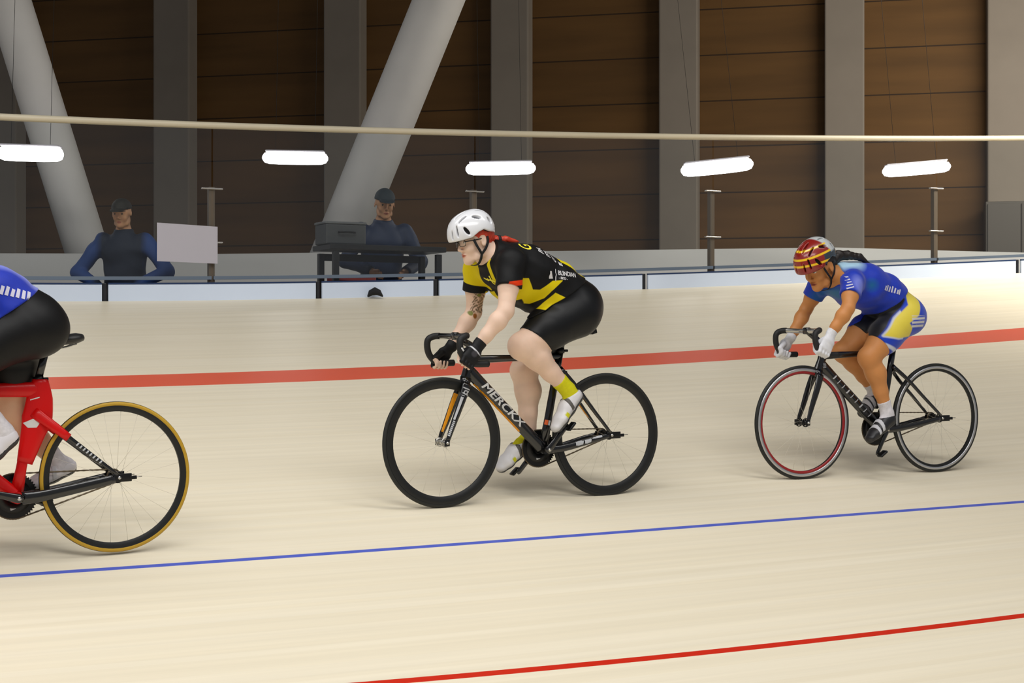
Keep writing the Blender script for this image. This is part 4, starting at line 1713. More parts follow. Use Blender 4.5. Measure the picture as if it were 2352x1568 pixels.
# orange lettering on the lower edge of the down tube
V3_, F3 = text_shape('MERCKX', .036, bold=.0012, shear=.25, cuts=1)
V3_ = [(x * 1.9, y * .62) for x, y in V3_]
wT = max(x for x, y in V3_)
V3_ = [(x * .36 / wT, y - .004) for x, y in V3_]
lo_dir = (vvec[0], -.35, vvec[2])
o0 = a_ + d_ * .055 - np.array((vvec[0], vvec[2])) * .06
und = decal('lower_lettering', (V3_, F3), (o0[0], .0, o0[1]), uvec, (0, 1, 0), vvec, bv, M_orange, frameM)
und['label'] = 'orange lettering along the lower edge'
decal('lower_edge_stripe', poly_shape([(0, -.004), (.37, -.004), (.37, .012), (0, .010)], .012), (o0[0], .0, o0[1]), uvec, (0, 1, 0), vvec, bv, M_orange, frameM)['label'] = 'orange lower edge stripe'
bars_ = MB()
# white stripe and crown mark on the near fork blade
bl_n = [c for c in forkM.children if c.name.startswith('fork_blade')]
near_bl = max(bl_n, key=lambda c: sum(v.co.y for v in c.data.vertices))
far_bl = min(bl_n, key=lambda c: sum(v.co.y for v in c.data.vertices))
fb = bvh_of(near_bl)
fa0, fa1 = np.array((.852, .632)), np.array((.976, .352))
fd = (fa1 - fa0) / np.linalg.norm(fa1 - fa0)
fl_ = float(np.linalg.norm(fa1 - fa0))
fu, fv = (fd[0], 0, fd[1]), (-fd[1], 0, fd[0])
decal('blade_stripe', poly_shape([(.075, .003), (.20, .004), (.20, .014), (.075, .018)], .008), (fa0[0], .2, fa0[1]), fu, fv, (0, -1, 0), fb, M_greydecal, forkM)
for k in range(9):
    x0 = .205 + k * .0095
    decal('blade_marking', poly_shape([(x0, .001), (x0 + .0066, -.001), (x0 + .0075, .0105), (x0 + .001, .0125)], .008), (fa0[0], .2, fa0[1]), fu, fv, (0, -1, 0), fb, M_greydecal, forkM)
for P in ([(.022, -.022), (.029, -.022), (.030, .022), (.023, .022)], [(.034, -.016), (.040, -.016), (.041, .008), (.035, .008)],
          [(.052, -.018), (.059, -.018), (.058, .016), (.051, .018)], [(.036, -.014), (.056, -.010), (.056, -.003), (.036, -.006)],
          [(.036, .004), (.056, .008), (.056, .014), (.036, .010)], [(.064, .002), (.068, .002), (.069, .018), (.065, .018)]):
    decal('crown_marking', poly_shape(P, .006), (fa0[0], .2, fa0[1]), fu, fv, (0, -1, 0), fb, M_greydecal, forkM)
# orange inner face of the far fork blade
fb2 = bvh_of(far_bl)
decal('blade_inner_face', poly_shape([(.060, .002), (.27, .000), (.27, .011), (.060, .024)], .010), (fa0[0], .0, fa0[1]), fu, fv, (0, -1, 0), fb2, M_orange, forkM)['label'] = 'orange inner blade face'
# seat stay upper edges in orange, white flashes on the chain stay
for c in [c for c in frameM.children if c.name.startswith('seat_stay')]:
    fbs = bvh_of(c)
    q0, q1 = np.array((.22, .60)), np.array((.03, .375))
    qd = (q1 - q0) / np.linalg.norm(q1 - q0)
    decal('stay_edge', poly_shape([(0, -.006), (.29, -.006), (.29, .006), (0, .006)], .012), (q0[0], sum(v.co.y for v in c.data.vertices) / len(c.data.vertices), q0[1]),
          (qd[0], 0, qd[1]), (0, 1, 0), (qd[1], 0, -qd[0]) if qd[1] * 1 < 0 and -qd[0] < 0 else (-abs(qd[1]) * -1 * -1, 0, -abs(qd[0])), fbs, M_orange, frameM)
cs = max([c for c in frameM.children if c.name.startswith('chain_stay')], key=lambda c: sum(v.co.y for v in c.data.vertices))
fbc = bvh_of(cs)
for P in ([(.155, -.012), (.170, -.016), (.196, -.014), (.204, .004), (.192, .014), (.160, .012)], [(.208, -.012), (.222, -.014), (.244, -.010), (.250, .004), (.238, .012), (.212, .012)],
          [(.255, .004), (.315, .002), (.315, .012), (.258, .013)]):
    decal('stay_marking', poly_shape(P, .008), (.375, .2, .277), (-.984, 0, .155), (.155, 0, .984), (0, -1, 0), fbc, M_greydecal, frameM)
for k in range(8):
    x0 = .06 + k * .0125
    decal('stay_marking', poly_shape([(x0, .011), (x0 + .007, .011), (x0 + .009, .018), (x0 + .002, .018)], .008), (.375, .2, .275), (-.984, 0, .155), (.155, 0, .984), (0, -1, 0), fbc, M_greydecal, frameM)

J_M = dict(
    P0=(.195, 0, 1.035), P1=(.345, 0, 1.135), P2=(.505, 0, 1.205), P3=(.625, 0, 1.245), NB=(.672, 0, 1.290), butt=(.222, 0, 1.005),
    head=(.780, 0, 1.369), head_pitch=.17,
    shL=(.660, .160, 1.250), elL=(.732, .232, 1.003), wrL=(.874, .208, .836), barL=((.940, .199, .756), (-.84, 0, -.54)),
    shR=(.690, -.165, 1.240), elR=(.684, -.222, 1.005), wrR=(.826, -.206, .826), barR=((.895, -.200, .742), (-.985, 0, -.06)),
    hipL=(.238, .088, .990), knL=(.574, .105, .824), anL=(.300, .105, .592), heelL=(.212, .110, .556), toeL=(.378, .118, .362),
    hipR=(.238, -.088, .990), knR=(.452, -.100, .690), anR=(.418, -.105, .325), heelR=(.405, -.110, .288), toeR=(.592, -.118, .150),
    hem=((.30, 0, 1.10), (-.51, 0, -.86)), waist=((.315, 0, 1.126), (.51, 0, .86)), short_nL=(.63, 0, -.776),
    tail=[(.690, 0, 1.372), (.660, 0, 1.380), (.605, .005, 1.382), (.535, .01, 1.372)])
BLACK_J = (15, 15, 16)
flank = [(.61, 1.115), (.615, 1.174), (.569, 1.174), (.538, 1.116), (.497, 1.115), (.427, 1.161), (.366, 1.165), (.429, 1.107), (.455, 1.072), (.518, 1.044), (.546, 1.046),
         (.577, 1.068), (.603, 1.059), (.68, 1.058), (.66, 1.115)]
flank2 = [(.406, 1.100), (.350, 1.074), (.455, 1.008), (.485, 1.018)]
M_jm = cloth('black_yellow_jersey', BLACK_J, 0.6, 0.0, .22)


def chest_yellow(V):
    f = (V[:, 0] - .672) * .55 - (V[:, 2] - 1.25) * .83     # forward and down over the chest
    right = np.maximum(np.maximum(V[:, 1] + .035 + .12 * np.maximum(1.20 - V[:, 2], 0), -V[:, 1] - .215), np.maximum(1.135 + .35 * np.maximum(-V[:, 1] - .10, -.05) - V[:, 2], .015 - f))
    left = np.maximum(np.abs(V[:, 1] - .073) - .011, np.maximum(1.135 - V[:, 2], .012 - f))
    return np.minimum(right, left)


def back_yellow(V):
    top = V[:, 2] - (1.135 + (V[:, 0] - .345) * .47)          # height above the torso axis
    lower = np.maximum(np.maximum(np.abs(V[:, 1]) - .11, .05 - top), np.maximum(V[:, 0] - .335, .235 - V[:, 0]))
    strip = np.maximum(np.maximum(np.abs(V[:, 1]) - .085, .05 - top), V[:, 0] - .215)
    return np.minimum(lower, strip)


layer(M_jm, 'yellow', rgb(226, 204, 6), 0.0015)
layer(M_jm, 'cuff', rgb(226, 58, 8), 0.0015)
layer(M_jm, 'hem_trim', rgb(16, 16, 16), 0.002)
JA_M = {
    'yellow': union_sd(side_poly(flank, .03), side_poly(flank2, .03), side_poly(flank, .03, -1), chest_yellow, back_yellow),
    'cuff': lambda V: np.maximum(np.maximum(.15 - V[:, 1], np.abs(V[:, 2] - 1.147 + .12 * (V[:, 0] - .66)) - .013), np.maximum(V[:, 0] - .722, .612 - V[:, 0])),
    'hem_trim': lambda V: np.abs((V[:, 0] - .30) * .51 + (V[:, 2] - 1.10) * .86) - .005}
K_M = dict(
    girth=1.02, arm=.98, leg=1.10, head_scale=.955, loose=.010, shoe_grow=.010, sock_top_right=.93, seed=1.0, sleeve=.50, sock_top=.80, short_len=(.77, .80),
    skin=skin_material('fair_skin', (236, 203, 180), (196, 120, 96), (150, 96, 62), extra=(('ink', (124, 100, 76), .006), ('ink_green', (128, 130, 62), .003), ('ink_brown', (150, 92, 38), .003))),
    skin_attr={
        'ink': lambda V: np.where((V[:, 1] < -.12) & (V[:, 2] > 1.0) & (V[:, 2] < 1.11), .35 - np.abs(np.sin(130 * V[:, 2] + 5 * np.sin(70 * V[:, 0])) * np.sin(95 * V[:, 0] + 4 * np.sin(60 * V[:, 2]))) + np.maximum(V[:, 0] - .712, 0) * 60 + np.maximum(.655 - V[:, 0], 0) * 30, 1) * .02,
        'ink_green': lambda V: np.minimum(np.sqrt((V[:, 0] - .722) ** 2 + (V[:, 2] - 1.000) ** 2) - .013, np.sqrt((V[:, 0] - .690) ** 2 + ((V[:, 2] - 1.095) * 1.8) ** 2) - .014) + np.where(V[:, 1] < -.12, 0, 1),
        'ink_brown': lambda V: np.sqrt((V[:, 0] - .700) ** 2 + ((V[:, 2] - .985) * .8) ** 2) - .012 + np.where(V[:, 1] < -.12, 0, 1)},
    jersey_mat=M_jm, jersey_attr=JA_M, open_neck=True, collar=.050,
    shorts_mat=cloth('black_lycra_shorts', (13, 14, 16), 0.45, 0.0, .3),
    sock_mat=cloth('lime_sock', (214, 208, 20), 0.7), shoe_mat=layer(layer(mat('white_shoe', rgb(222, 220, 222), 0.35), 'toe_dark', rgb(44, 44, 48), .02), 'lime', rgb(206, 204, 30), .004),
    shoe_attr={'toe_dark': lambda q: np.maximum(.0 - q[:, 2], q[:, 2] - .012) + .0, 'lime': lambda q: np.maximum(np.abs(q[:, 0] - .60) - .045, np.abs(q[:, 2] - .026) - .014) + np.where(q[:, 1] > 0, 0, 0)},
    sole_mat=mat('dark_sole', rgb(40, 40, 44), 0.4), straps=(.42,), strap_mat=mat('grey_strap', rgb(86, 82, 76), 0.5),
    full_gloves=False, glove_mat=layer(layer(cloth('black_marked_glove', (18, 18, 20), 0.6), 'strip', rgb(214, 214, 218), .0015), 'panel', rgb(62, 60, 66), .004),
    glove_attr={'strip': lambda V: np.where(V[:, 1] > .2, np.sqrt(((V[:, 0] - .905) * .70 + (V[:, 2] - .815) * .71) ** 2 * .012 + ((V[:, 0] - .905) * .71 - (V[:, 2] - .815) * .70 - .008) ** 2) - .0042, 1), 'panel': lambda V: np.where(V[:, 1] > .2, np.sqrt((V[:, 0] - .915) ** 2 + (V[:, 2] - .790) ** 2) - .016, 1)},
    helmet_mat=mat('white_helmet_shell', rgb(232, 233, 236), 0.18, coat=0.5), helmet_attr={},
    hair=mat('red_hair', rgb(206, 62, 34), 0.45), tail_r=[.026, .020, .017, .006], tie=1, glasses=True)
personM, jerseyM, shortsM, helmM = rider('person in white helmet, glasses and black and yellow jersey riding the middle bike', LOC_M, YAW_M, PITCH_M, J_M, K_M, .0042)

bj = bvh_of(jerseyM)
V2, F2 = text_shape('BLINDIAN', .034, bold=.0006, cuts=1)
wT = max(x for x, y in V2)
V2 = [(x * .118 / wT, y) for x, y in V2]
M_jt = mat('jersey_print_white', rgb(222, 220, 220), 0.6)
decal('lettering', (V2, F2), (.392, .3, 1.192), (-1, 0, -.10), (-.10, 0, 1), (0, -1, 0), bj, M_jt, jerseyM, .0018)
V2, F2 = text_shape("- BE'D -", .017, bold=.0004, cuts=1)
decal('lettering', (V2, F2), (.392, .3, 1.172), (-1, 0, -.14), (-.14, 0, 1), (0, -1, 0), bj, M_jt, jerseyM, .0018)
decal('print_mark', poly_shape([(0, 0), (.026, .002), (.022, .014), (.014, .040), (.010, .034), (.003, .040), (.004, .026), (-.001, .012)], .008), (.452, .3, 1.172), (-1, 0, -.05), (0, 0, 1), (0, -1, 0), bj, M_jt, jerseyM, .0018)
decal('print_mark', poly_shape([(0, 0), (.004, .0), (.006, .022), (.010, .034), (.006, .046), (.010, .062), (.006, .064), (.002, .046), (.006, .034), (.001, .022)], .008), (.412, .3, 1.160), (-1, 0, 0), (0, 0, 1), (0, -1, 0), bj, M_jt, jerseyM, .0018)
ax = (-.86, 0, -.34)
for txt, sz, ox, oz, m_ in (('G', .090, .520, 1.34, 'y'), ('PA', .046, .458, 1.32, 'w'), ("IT'S", .034, .420, 1.30, 'w'), ('OF', .038, .380, 1.28, 'w'), ('ES', .030, .345, 1.26, 'w')):
    V2, F2 = text_shape(txt, sz, bold=.0012, cuts=1)
    mm = M_jt if m_ == 'w' else mat('jersey_print_yellow', rgb(240, 226, 60), 0.6)
    decal('lettering', (V2, F2), (ox, .168, oz), (0, -.72, .69), (.88, 0, .47), (0, -.69, -.72), bj, mm, jerseyM, .0018)
# yellow scrawl across the lower chest
M_jy = mat('jersey_print_yellow', rgb(240, 226, 60), 0.6)
for P in ([(-.045, .010), (-.02, .002), (.005, .004), (.03, -.004), (.05, -.010), (.048, -.016), (.02, -.011), (-.005, -.004), (-.022, -.005), (-.046, .004)],
          [(-.006, .022), (.002, .024), (.016, -.014), (.034, -.032), (.054, -.034), (.054, -.040), (.030, -.039), (.010, -.018)],
          [(-.024, .006), (-.014, .008), (-.008, -.006), (-.018, -.008)]):
    decal('print_mark', poly_shape(P, .008), (.80, .10, 1.135), (-.50, .80, 0), (.28, .18, .95), (-.78, -.52, .34), bj, M_jy, jerseyM, .0018)



stm = [c for c in frameM.children if c.name.startswith('seat_tube')][0]
fst = bvh_of(stm)
decal('tube_marking', poly_shape([(-.016, 0), (.0, 0), (.0, .026), (-.016, .026)], .008), (.372, .2, .402), (-.975, 0, -.22), (-.22, 0, .975), (0, -1, 0), fst, mat('orange_red_paint', rgb(220, 96, 40), 0.4), frameM)
decal('tube_marking', poly_shape([(.002, 0), (.014, 0), (.014, .026), (.002, .026)], .008), (.372, .2, .402), (-.975, 0, -.22), (-.22, 0, .975), (0, -1, 0), fst, M_greydecal, frameM)

# ================================================================== right rider and bike
YAW_R = math.atan2(-.43, -.907)
LOC_R = (2.61, 9.30, -.804 + CAM_Z)
PITCH_R = .006
M_silver = mat('silver_rim_band', rgb(190, 190, 192), 0.3, 0.7)
STY_R = dict(
    bb=(.43, .278), seat_top=(.325, .770), head_top=(.846, .735), head_bot=(.884, .640), tt_z0=.725, tt_z1=.745, wheelbase=1.0,
    frame_mat=M_carbon, seat_mat=M_carbon, stay_mat=M_carbon, sstay_mat=M_carbon, fork_mat=M_carbon, ss_x=.345, ss_z=.660,
    clamp=(.965, .872), bar_half=.196, bar_end=(.893, .732), bar_mat=M_steel, stem_stripe=M_white, bar_marks=False,
    saddle=(.16, .42, .885), post_top=(.300, .835), saddle_clip=False, crank=math.atan2(-.142, .085), foot_ang=(-.60, -.7),
    rear=dict(rim_depth=.030, rim_shape='box', rim_mat=M_matte, hub_mat=M_blackpart, spoke_mat=M_spoke, flange=.028, n=24, brake_band=M_silver),
    front=dict(rim_depth=.032, rim_shape='box', rim_mat=M_matte, hub_mat=M_blackpart, spoke_mat=M_spoke, flange=.026, n=20, brake_band=M_silver, inner_band=M_redrim))
bikeR, frameR, forkR = bicycle('R', 'black track bike with silver rims and a red banded front wheel, ridden on the right', LOC_R, YAW_R, PITCH_R, STY_R)
bvr = bvh_of(frameR)
a_, b_ = np.array((.858, .67)), np.array((.435, .285))
d_ = (b_ - a_) / np.linalg.norm(b_ - a_)
n_ = np.array((d_[1], -d_[0])) * (1 if -d_[0] > 0 else -1)
for k in range(9):
    x0 = .10 + k * .043
    w0 = .006 if k % 3 else .010
    decal('tube_marking', poly_shape([(x0, -.016), (x0 + w0, -.014), (x0 + w0 + .006, .016), (x0 + .006, .014)], .01), (a_[0], .2, a_[1]), (d_[0], 0, d_[1]), (n_[0], 0, n_[1]), (0, -1, 0), bvr, M_greydecal, frameR)
for k in range(4):
    decal('head_marking', poly_shape([(-.02, k * .008), (.0, k * .008), (.002, k * .008 + .003), (-.018, k * .008 + .003)], .01), (.862, .2, .655), (1, 0, 0), (0, 0, 1), (0, -1, 0), bvr, M_greydecal, frameR)

J_R = dict(
    P0=(.295, 0, .985), P1=(.415, 0, 1.090), P2=(.560, 0, 1.148), P3=(.680, 0, 1.165), NB=(.730, 0, 1.190), butt=(.268, 0, .955),
    head=(.872, 0, 1.246), head_pitch=.42, head_yaw=.22,
    shL=(.755, .160, 1.150), elL=(.845, .232, 1.000), wrL=(.948, .208, .855), barL=((1.004, .199, .760), (-.92, 0, -.40)),
    shR=(.755, -.160, 1.150), elR=(.795, -.235, 1.005), wrR=(.930, -.206, .832), barR=((.990, -.199, .744), (-.95, 0, -.28)),
    hipL=(.315, .085, .955), knL=(.592, .095, .712), anL=(.462, .105, .385), heelL=(.405, .110, .328), toeL=(.610, .120, .205),
    hipR=(.315, -.085, .955), knR=(.630, -.095, .745), anR=(.385, -.105, .505), heelR=(.318, -.110, .475), toeR=(.470, -.120, .340),
    hem=((.375, 0, 1.06), (-.62, 0, -.78)), waist=((.39, 0, 1.085), (.62, 0, .78)),
    tail=[(.780, 0, 1.285), (.735, 0, 1.318), (.670, .005, 1.322), (.590, .015, 1.312), (.520, .025, 1.270)])
M_jr = cloth('blue_team_jersey', (20, 52, 178), 0.55, 0.15)
layer(M_jr, 'teal', rgb(14, 104, 160), .03)
layer(M_jr, 'pale', rgb(176, 214, 236), .022)
layer(M_jr, 'violet', rgb(112, 124, 214), .016)


def pale_top(V):
    top = V[:, 2] - (1.16 + (V[:, 0] - .68) * .30)
    return np.maximum(np.sqrt(((V[:, 0] - .70) / 1.25) ** 2 + ((V[:, 1] - .02) / 1.2) ** 2) - .085, .045 - top)


JA_R = {'pale': pale_top,
        'violet': lambda V: np.minimum(np.maximum(np.sqrt(((V[:, 0] - .765) / .8) ** 2 + ((V[:, 2] - 1.135) / 1.2) ** 2) - .042, .13 - np.abs(V[:, 1])),
                                       np.maximum(np.sqrt(((V[:, 0] - .45) / 2.4) ** 2 + (V[:, 1] / 1.2) ** 2) - .05, 1.19 - V[:, 2])),
        'teal': lambda V: np.minimum(np.sqrt((V[:, 0] - .79) ** 2 + (V[:, 1] * .5) ** 2 + ((V[:, 2] - 1.075) * 1.5) ** 2) - .075, np.sqrt((V[:, 0] - .615) ** 2 + ((V[:, 2] - 1.14) * 1.2) ** 2 + (np.maximum(.1 - V[:, 1], 0)) ** 2) - .03)}
M_sr = cloth('blue_yellow_shorts', (20, 62, 190), 0.45, 0.2)
ylw = [(.345, 1.13), (.255, 1.12), (.250, 1.051), (.296, .959), (.360, .915), (.335, .885), (.335, .836), (.443, .826), (.534, .841), (.443, .945), (.352, 1.024)]
blk = [(.60, .80), (.555, .836), (.488, .919), (.391, 1.01), (.360, 1.06), (.46, 1.12), (.8, 1.0), (.75, .80)]
layer(M_sr, 'inner', rgb(14, 14, 18), .006)
layer(M_sr, 'edge', rgb(196, 200, 214), .004)
layer(M_sr, 'panel', rgb(226, 206, 72), .004)
layer(M_sr, 'leg_mark', rgb(206, 212, 230), .004)
layer(M_sr, 'print', rgb(214, 212, 208), .003)


def inner_(V):
    a = np.maximum(poly_sd(blk, V[:, 0], V[:, 2]), .02 - V[:, 1])
    return np.minimum(a, np.abs(V[:, 1]) - .075)


SA_R = {'inner': inner_, 'panel': side_poly(ylw, .06), 'edge': lambda V: side_poly(ylw, .06)(V) - .009 + np.where(V[:, 0] > .40 + (.9 - V[:, 2]) * .0, 0, .03),
        'print': lambda V: np.maximum(np.maximum(np.abs(np.mod(V[:, 2] + .05 * V[:, 0], .022) - .011) - .0065, np.maximum(np.abs(V[:, 0] - .290) - .055, np.abs(V[:, 2] - .925) - .036)), .1 - V[:, 1]),
        'leg_mark': lambda V: np.maximum(np.abs((V[:, 0] - .53) * -.36 + (V[:, 2] - .793) * .93 + .004) - .010, np.maximum(np.abs(V[:, 0] - .50) - .085, .04 - V[:, 1]))}
M_hr = mat('red_helmet_shell', rgb(142, 34, 28), 0.22, coat=0.4)
layer(M_hr, 'slate', rgb(48, 60, 70), .004)
layer(M_hr, 'white', rgb(196, 200, 200), .006)
layer(M_hr, 'stripe', rgb(244, 196, 26), .0015)
HA_R = {'stripe': lambda q: np.maximum(np.minimum(np.minimum(np.abs(q[:, 2] - .050 - .10 * q[:, 0]) - .006, np.abs(q[:, 2] - .098 - .02 * q[:, 0]) - .0055), np.abs(q[:, 2] - .140) - .004), -.015 - q[:, 0]),
        'white': lambda q: np.maximum(q[:, 0] + .012 - .3 * (q[:, 2] - .10), .088 - q[:, 2]),
        'slate': lambda q: np.maximum(q[:, 0] - .050 - .25 * (.06 - q[:, 2]), q[:, 2] - .098)}
K_R = dict(
    girth=.85, belly=.015, head_scale=1.05, arm=.88, leg=.95, loose=.008, seed=3.0, sleeve=.48, sock_top=.80, short_len=(.72, .62),
    skin=skin_material('tan_skin', (204, 138, 80), (150, 78, 56), (44, 28, 18)),
    jersey_mat=M_jr, jersey_attr=JA_R, open_neck=False, collar=.040,
    shorts_mat=M_sr, shorts_attr=SA_R,
    sock_mat=cloth('white_sock', (216, 212, 216), 0.7), shoe_mat=mat('black_shoe', rgb(30, 30, 33), 0.4), shoe_attr={},
    sole_mat=mat('dark_sole', rgb(40, 40, 44), 0.4), straps=(.55, .70), strap_mat=mat('white_strap', rgb(196, 196, 200), 0.5),
    full_gloves=True, glove_mat=cloth('white_glove', (222, 222, 226), 0.65),
    helmet_mat=M_hr, helmet_attr=HA_R, hair=mat('black_hair', rgb(30, 22, 18), 0.5), tail_r=[.034, .030, .026, .020, .006], glasses=False)
personR, jerseyR, shortsR, helmR = rider('person in red and yellow striped helmet and blue jersey riding the right bike', LOC_R, YAW_R, PITCH_R, J_R, K_R, .005)
bjr = bvh_of(jerseyR)
M_jw = mat('jersey_print_pale', rgb(206, 204, 222), 0.6)
# smeared white sponsor marks, kept as plain strokes
for k, (dx, h_) in enumerate(((0, .026), (.016, .034), (.036, .030), (.056, .036), (.076, .030), (.096, .024), (.110, .030))):
    decal('print_mark', poly_shape([(dx, 0), (dx + .011, -.002), (dx + .014, h_), (dx + .004, h_ + .002)], .01), (.525, .35, 1.112), (-.97, 0, -.22), (-.22, 0, .97), (0, -1, 0), bjr, M_jw, jerseyR, .002)
for k in range(5):
    decal('print_mark', poly_shape([(0, 0), (.036, .006), (.036, .012), (0, .006)], .01), (.842, .35, 1.112 + k * .015), (-1, 0, .1), (0, 0, 1), (0, -1, 0), bjr, M_jw, jerseyR, .002)

# ================================================================== left rider and bike
YAW_L = math.atan2(-.49, -.87)
LOC_L = (-1.755, 6.72, -.936 + CAM_Z)
PITCH_L = .022
M_redfade = mat('red_gloss_paint', rgb(216, 4, 4), 0.38, coat=0.15, spec=0.3)
STY_L = dict(
    bb=(.432, .275), seat_top=(.330, .770), head_top=(.865, .760), head_bot=(.900, .655), tt_z0=.735, tt_z1=.735, wheelbase=.985,
    frame_mat=M_redfade, seat_mat=M_redfade, stay_mat=M_carbon, sstay_mat=M_carbon, fork_mat=M_carbon, ss_x=.352, ss_z=.640,
    clamp=(.955, .865), bar_half=.196, bar_end=(.865, .728), bar_mat=M_carbon, bar_marks=False,
    stay_k=1.35, saddle=(.135, .42, .965), post_top=(.290, .910), saddle_clip=False, crank=math.atan2(.045, .159), foot_ang=(-.75, -.35),
    rear=dict(rim_depth=.026, rim_shape='box', rim_mat=M_matte, hub_mat=M_blackpart, spoke_mat=M_spoke, flange=.026, n=24, sidewall=M_tan),
    front=dict(rim_depth=.026, rim_shape='box', rim_mat=M_matte, hub_mat=M_blackpart, spoke_mat=M_spoke, flange=.026, n=20, sidewall=M_tan))
bikeL, frameL, forkL = bicycle('L', 'red and black track bike with ochre tyre sidewalls, cut by the left picture edge', LOC_L, YAW_L, PITCH_L, STY_L)
# wide aero seat tube fairing and red upper stays, white bars on the stays
MB().loft(spline([(.318, 0, .780), (.322, 0, .70), (.335, 0, .61), (.362, 0, .52), (.392, 0, .42)], 4), .019, np.interp(np.linspace(0, 1, 17), [0, .25, .5, .7, 1], [.034, .056, .066, .052, .034]), seg=20).build('seat_tube_fairing', M_redfade, frameL)
MB().loft(spline([(.31, 0, .735), (.45, 0, .738), (.65, 0, .742), (.85, 0, .745)], 4), .018, np.linspace(.034, .026, 13), seg=18).build('top_tube_fairing', M_redfade, frameL)
for c in [c for c in frameL.children if c.name.startswith('seat_stay')]:
    vs = [v.co for v in c.data.vertices]
    sg = 1 if sum(v.y for v in vs) > 0 else -1
    p0, p1 = np.array((.352, sg * .013, .640)), np.array((.006, sg * .060, R_W + .012))
    pts = spline([p0, p0 * .72 + p1 * .28 + (0, sg * .018, 0), p0 * .4 + p1 * .6 + (0, sg * .008, 0), p1], 5)
    MB().loft(pts[:8], .0105, np.linspace(.026, .018, 8), seg=12).build('stay_sleeve', M_redfade, frameL)
    if sg > 0:
        fbs = bvh_of(c)
        for k in range(8):
            t = .50 + k * .04
            q = p0 * (1 - t) + p1 * t
            decal('stay_marking', poly_shape([(0, -.009), (.007, -.009), (.009, .009), (.002, .009)], .008), (q[0], .2, q[2] + .003), (-.735, 0, -.68), (-.68, 0, .735), (0, -1, 0), fbs, M_greydecal, frameL)
fbl = bvh_of([c for c in frameL.children if c.name.startswith('seat_tube_fairing')][0])
decal('frame_patch', poly_shape([(-.005, -.012), (.030, -.018), (.045, -.004), (.040, .018), (.020, .022), (-.02, .012)], .01), (.375, .2, .585), (-1, 0, .15), (.15, 0, 1), (0, -1, 0), fbl, M_white, frameL)
decal('frame_mark', poly_shape([(0, 0), (.04, .004), (.04, .009), (0, .004)], .01), (.365, .2, .690), (-1, 0, .15), (.15, 0, 1), (0, -1, 0), fbl, M_white, frameL)

J_L = dict(
    P0=(.365, 0, 1.025), P1=(.500, 0, 1.120), P2=(.655, 0, 1.175), P3=(.780, 0, 1.200), NB=(.830, 0, 1.235), butt=(.330, 0, 1.0),
    head=(.945, 0, 1.300), head_pitch=.32,
    shL=(.850, .165, 1.200), elL=(.890, .240, 1.000), wrL=(.930, .210, .845), barL=((.968, .199, .739), (-.96, 0, -.25)),
    shR=(.850, -.165, 1.200), elR=(.890, -.240, 1.000), wrR=(.930, -.210, .845), barR=((.968, -.199, .739), (-.96, 0, -.25)),
    hipL=(.395, .090, .995), knL=(.735, .105, .835), anL=(.500, .105, .570), heelL=(.428, .110, .535), toeL=(.628, .120, .365),
    hipR=(.395, -.090, .995), knR=(.435, -.100, .640), anR=(.225, -.105, .400), heelR=(.142, -.110, .368), toeR=(.375, -.118, .270),
    hem=((.45, 0, 1.085), (-.55, 0, -.84)), waist=((.465, 0, 1.11), (.55, 0, .84)),
    tail=[(.85, 0, 1.31), (.83, 0, 1.32)])
M_jl = cloth('blue_left_jersey', (12, 44, 170), 0.55, 0.15)
layer(M_jl, 'pale', rgb(120, 130, 214), .02)
JA_L = {'pale': lambda V: np.maximum(np.abs(V[:, 1]) - .09, .06 - (V[:, 2] - (1.12 + (V[:, 0] - .50) * .4)))}
K_L = dict(
    girth=1.0, arm=1.05, leg=1.08, loose=.010, seed=5.0, sleeve=.50, sock_top=.80, short_len=(.80, .74),
    skin=skin_material('light_tan_skin', (222, 180, 146), (190, 116, 92), (70, 50, 36)),
    jersey_mat=M_jl, jersey_attr=JA_L, open_neck=False, collar=.045,
    shorts_mat=cloth('black_lycra_shorts_plain', (16, 16, 17), 0.5, 0.0, .25),
    sock_mat=cloth('white_sock', (216, 212, 216), 0.7), shoe_mat=mat('white_shoe_plain', rgb(222, 218, 222), 0.35), shoe_attr={},
    sole_mat=mat('dark_sole', rgb(40, 40, 44), 0.4), straps=(.45, .66), strap_mat=mat('white_strap', rgb(196, 196, 200), 0.5),
    full_gloves=False, glove_mat=cloth('black_glove', (24, 24, 26), 0.6),
    helmet_mat=mat('black_helmet_shell', rgb(40, 42, 48), 0.3), helmet_attr={}, glasses=False)
personL, jerseyL, shortsL, helmL = rider('person in blue jersey and black shorts cut by the left picture edge', LOC_L, YAW_L, PITCH_L, J_L, K_L, .005)
bjl = bvh_of(jerseyL)
for k, (dx, h_) in enumerate(((-.02, .030), (.004, .034), (.026, .036), (.050, .030), (.072, .036), (.096, .034), (.118, .034))):
    decal('print_mark', poly_shape([(dx, 0), (dx + .015, -.002), (dx + .018, h_), (dx + .004, h_ + .003)], .01), (.520, .35, 1.148), (-.97, 0, -.22), (-.22, 0, .97), (0, -1, 0), bjl, M_jw, jerseyL, .002)


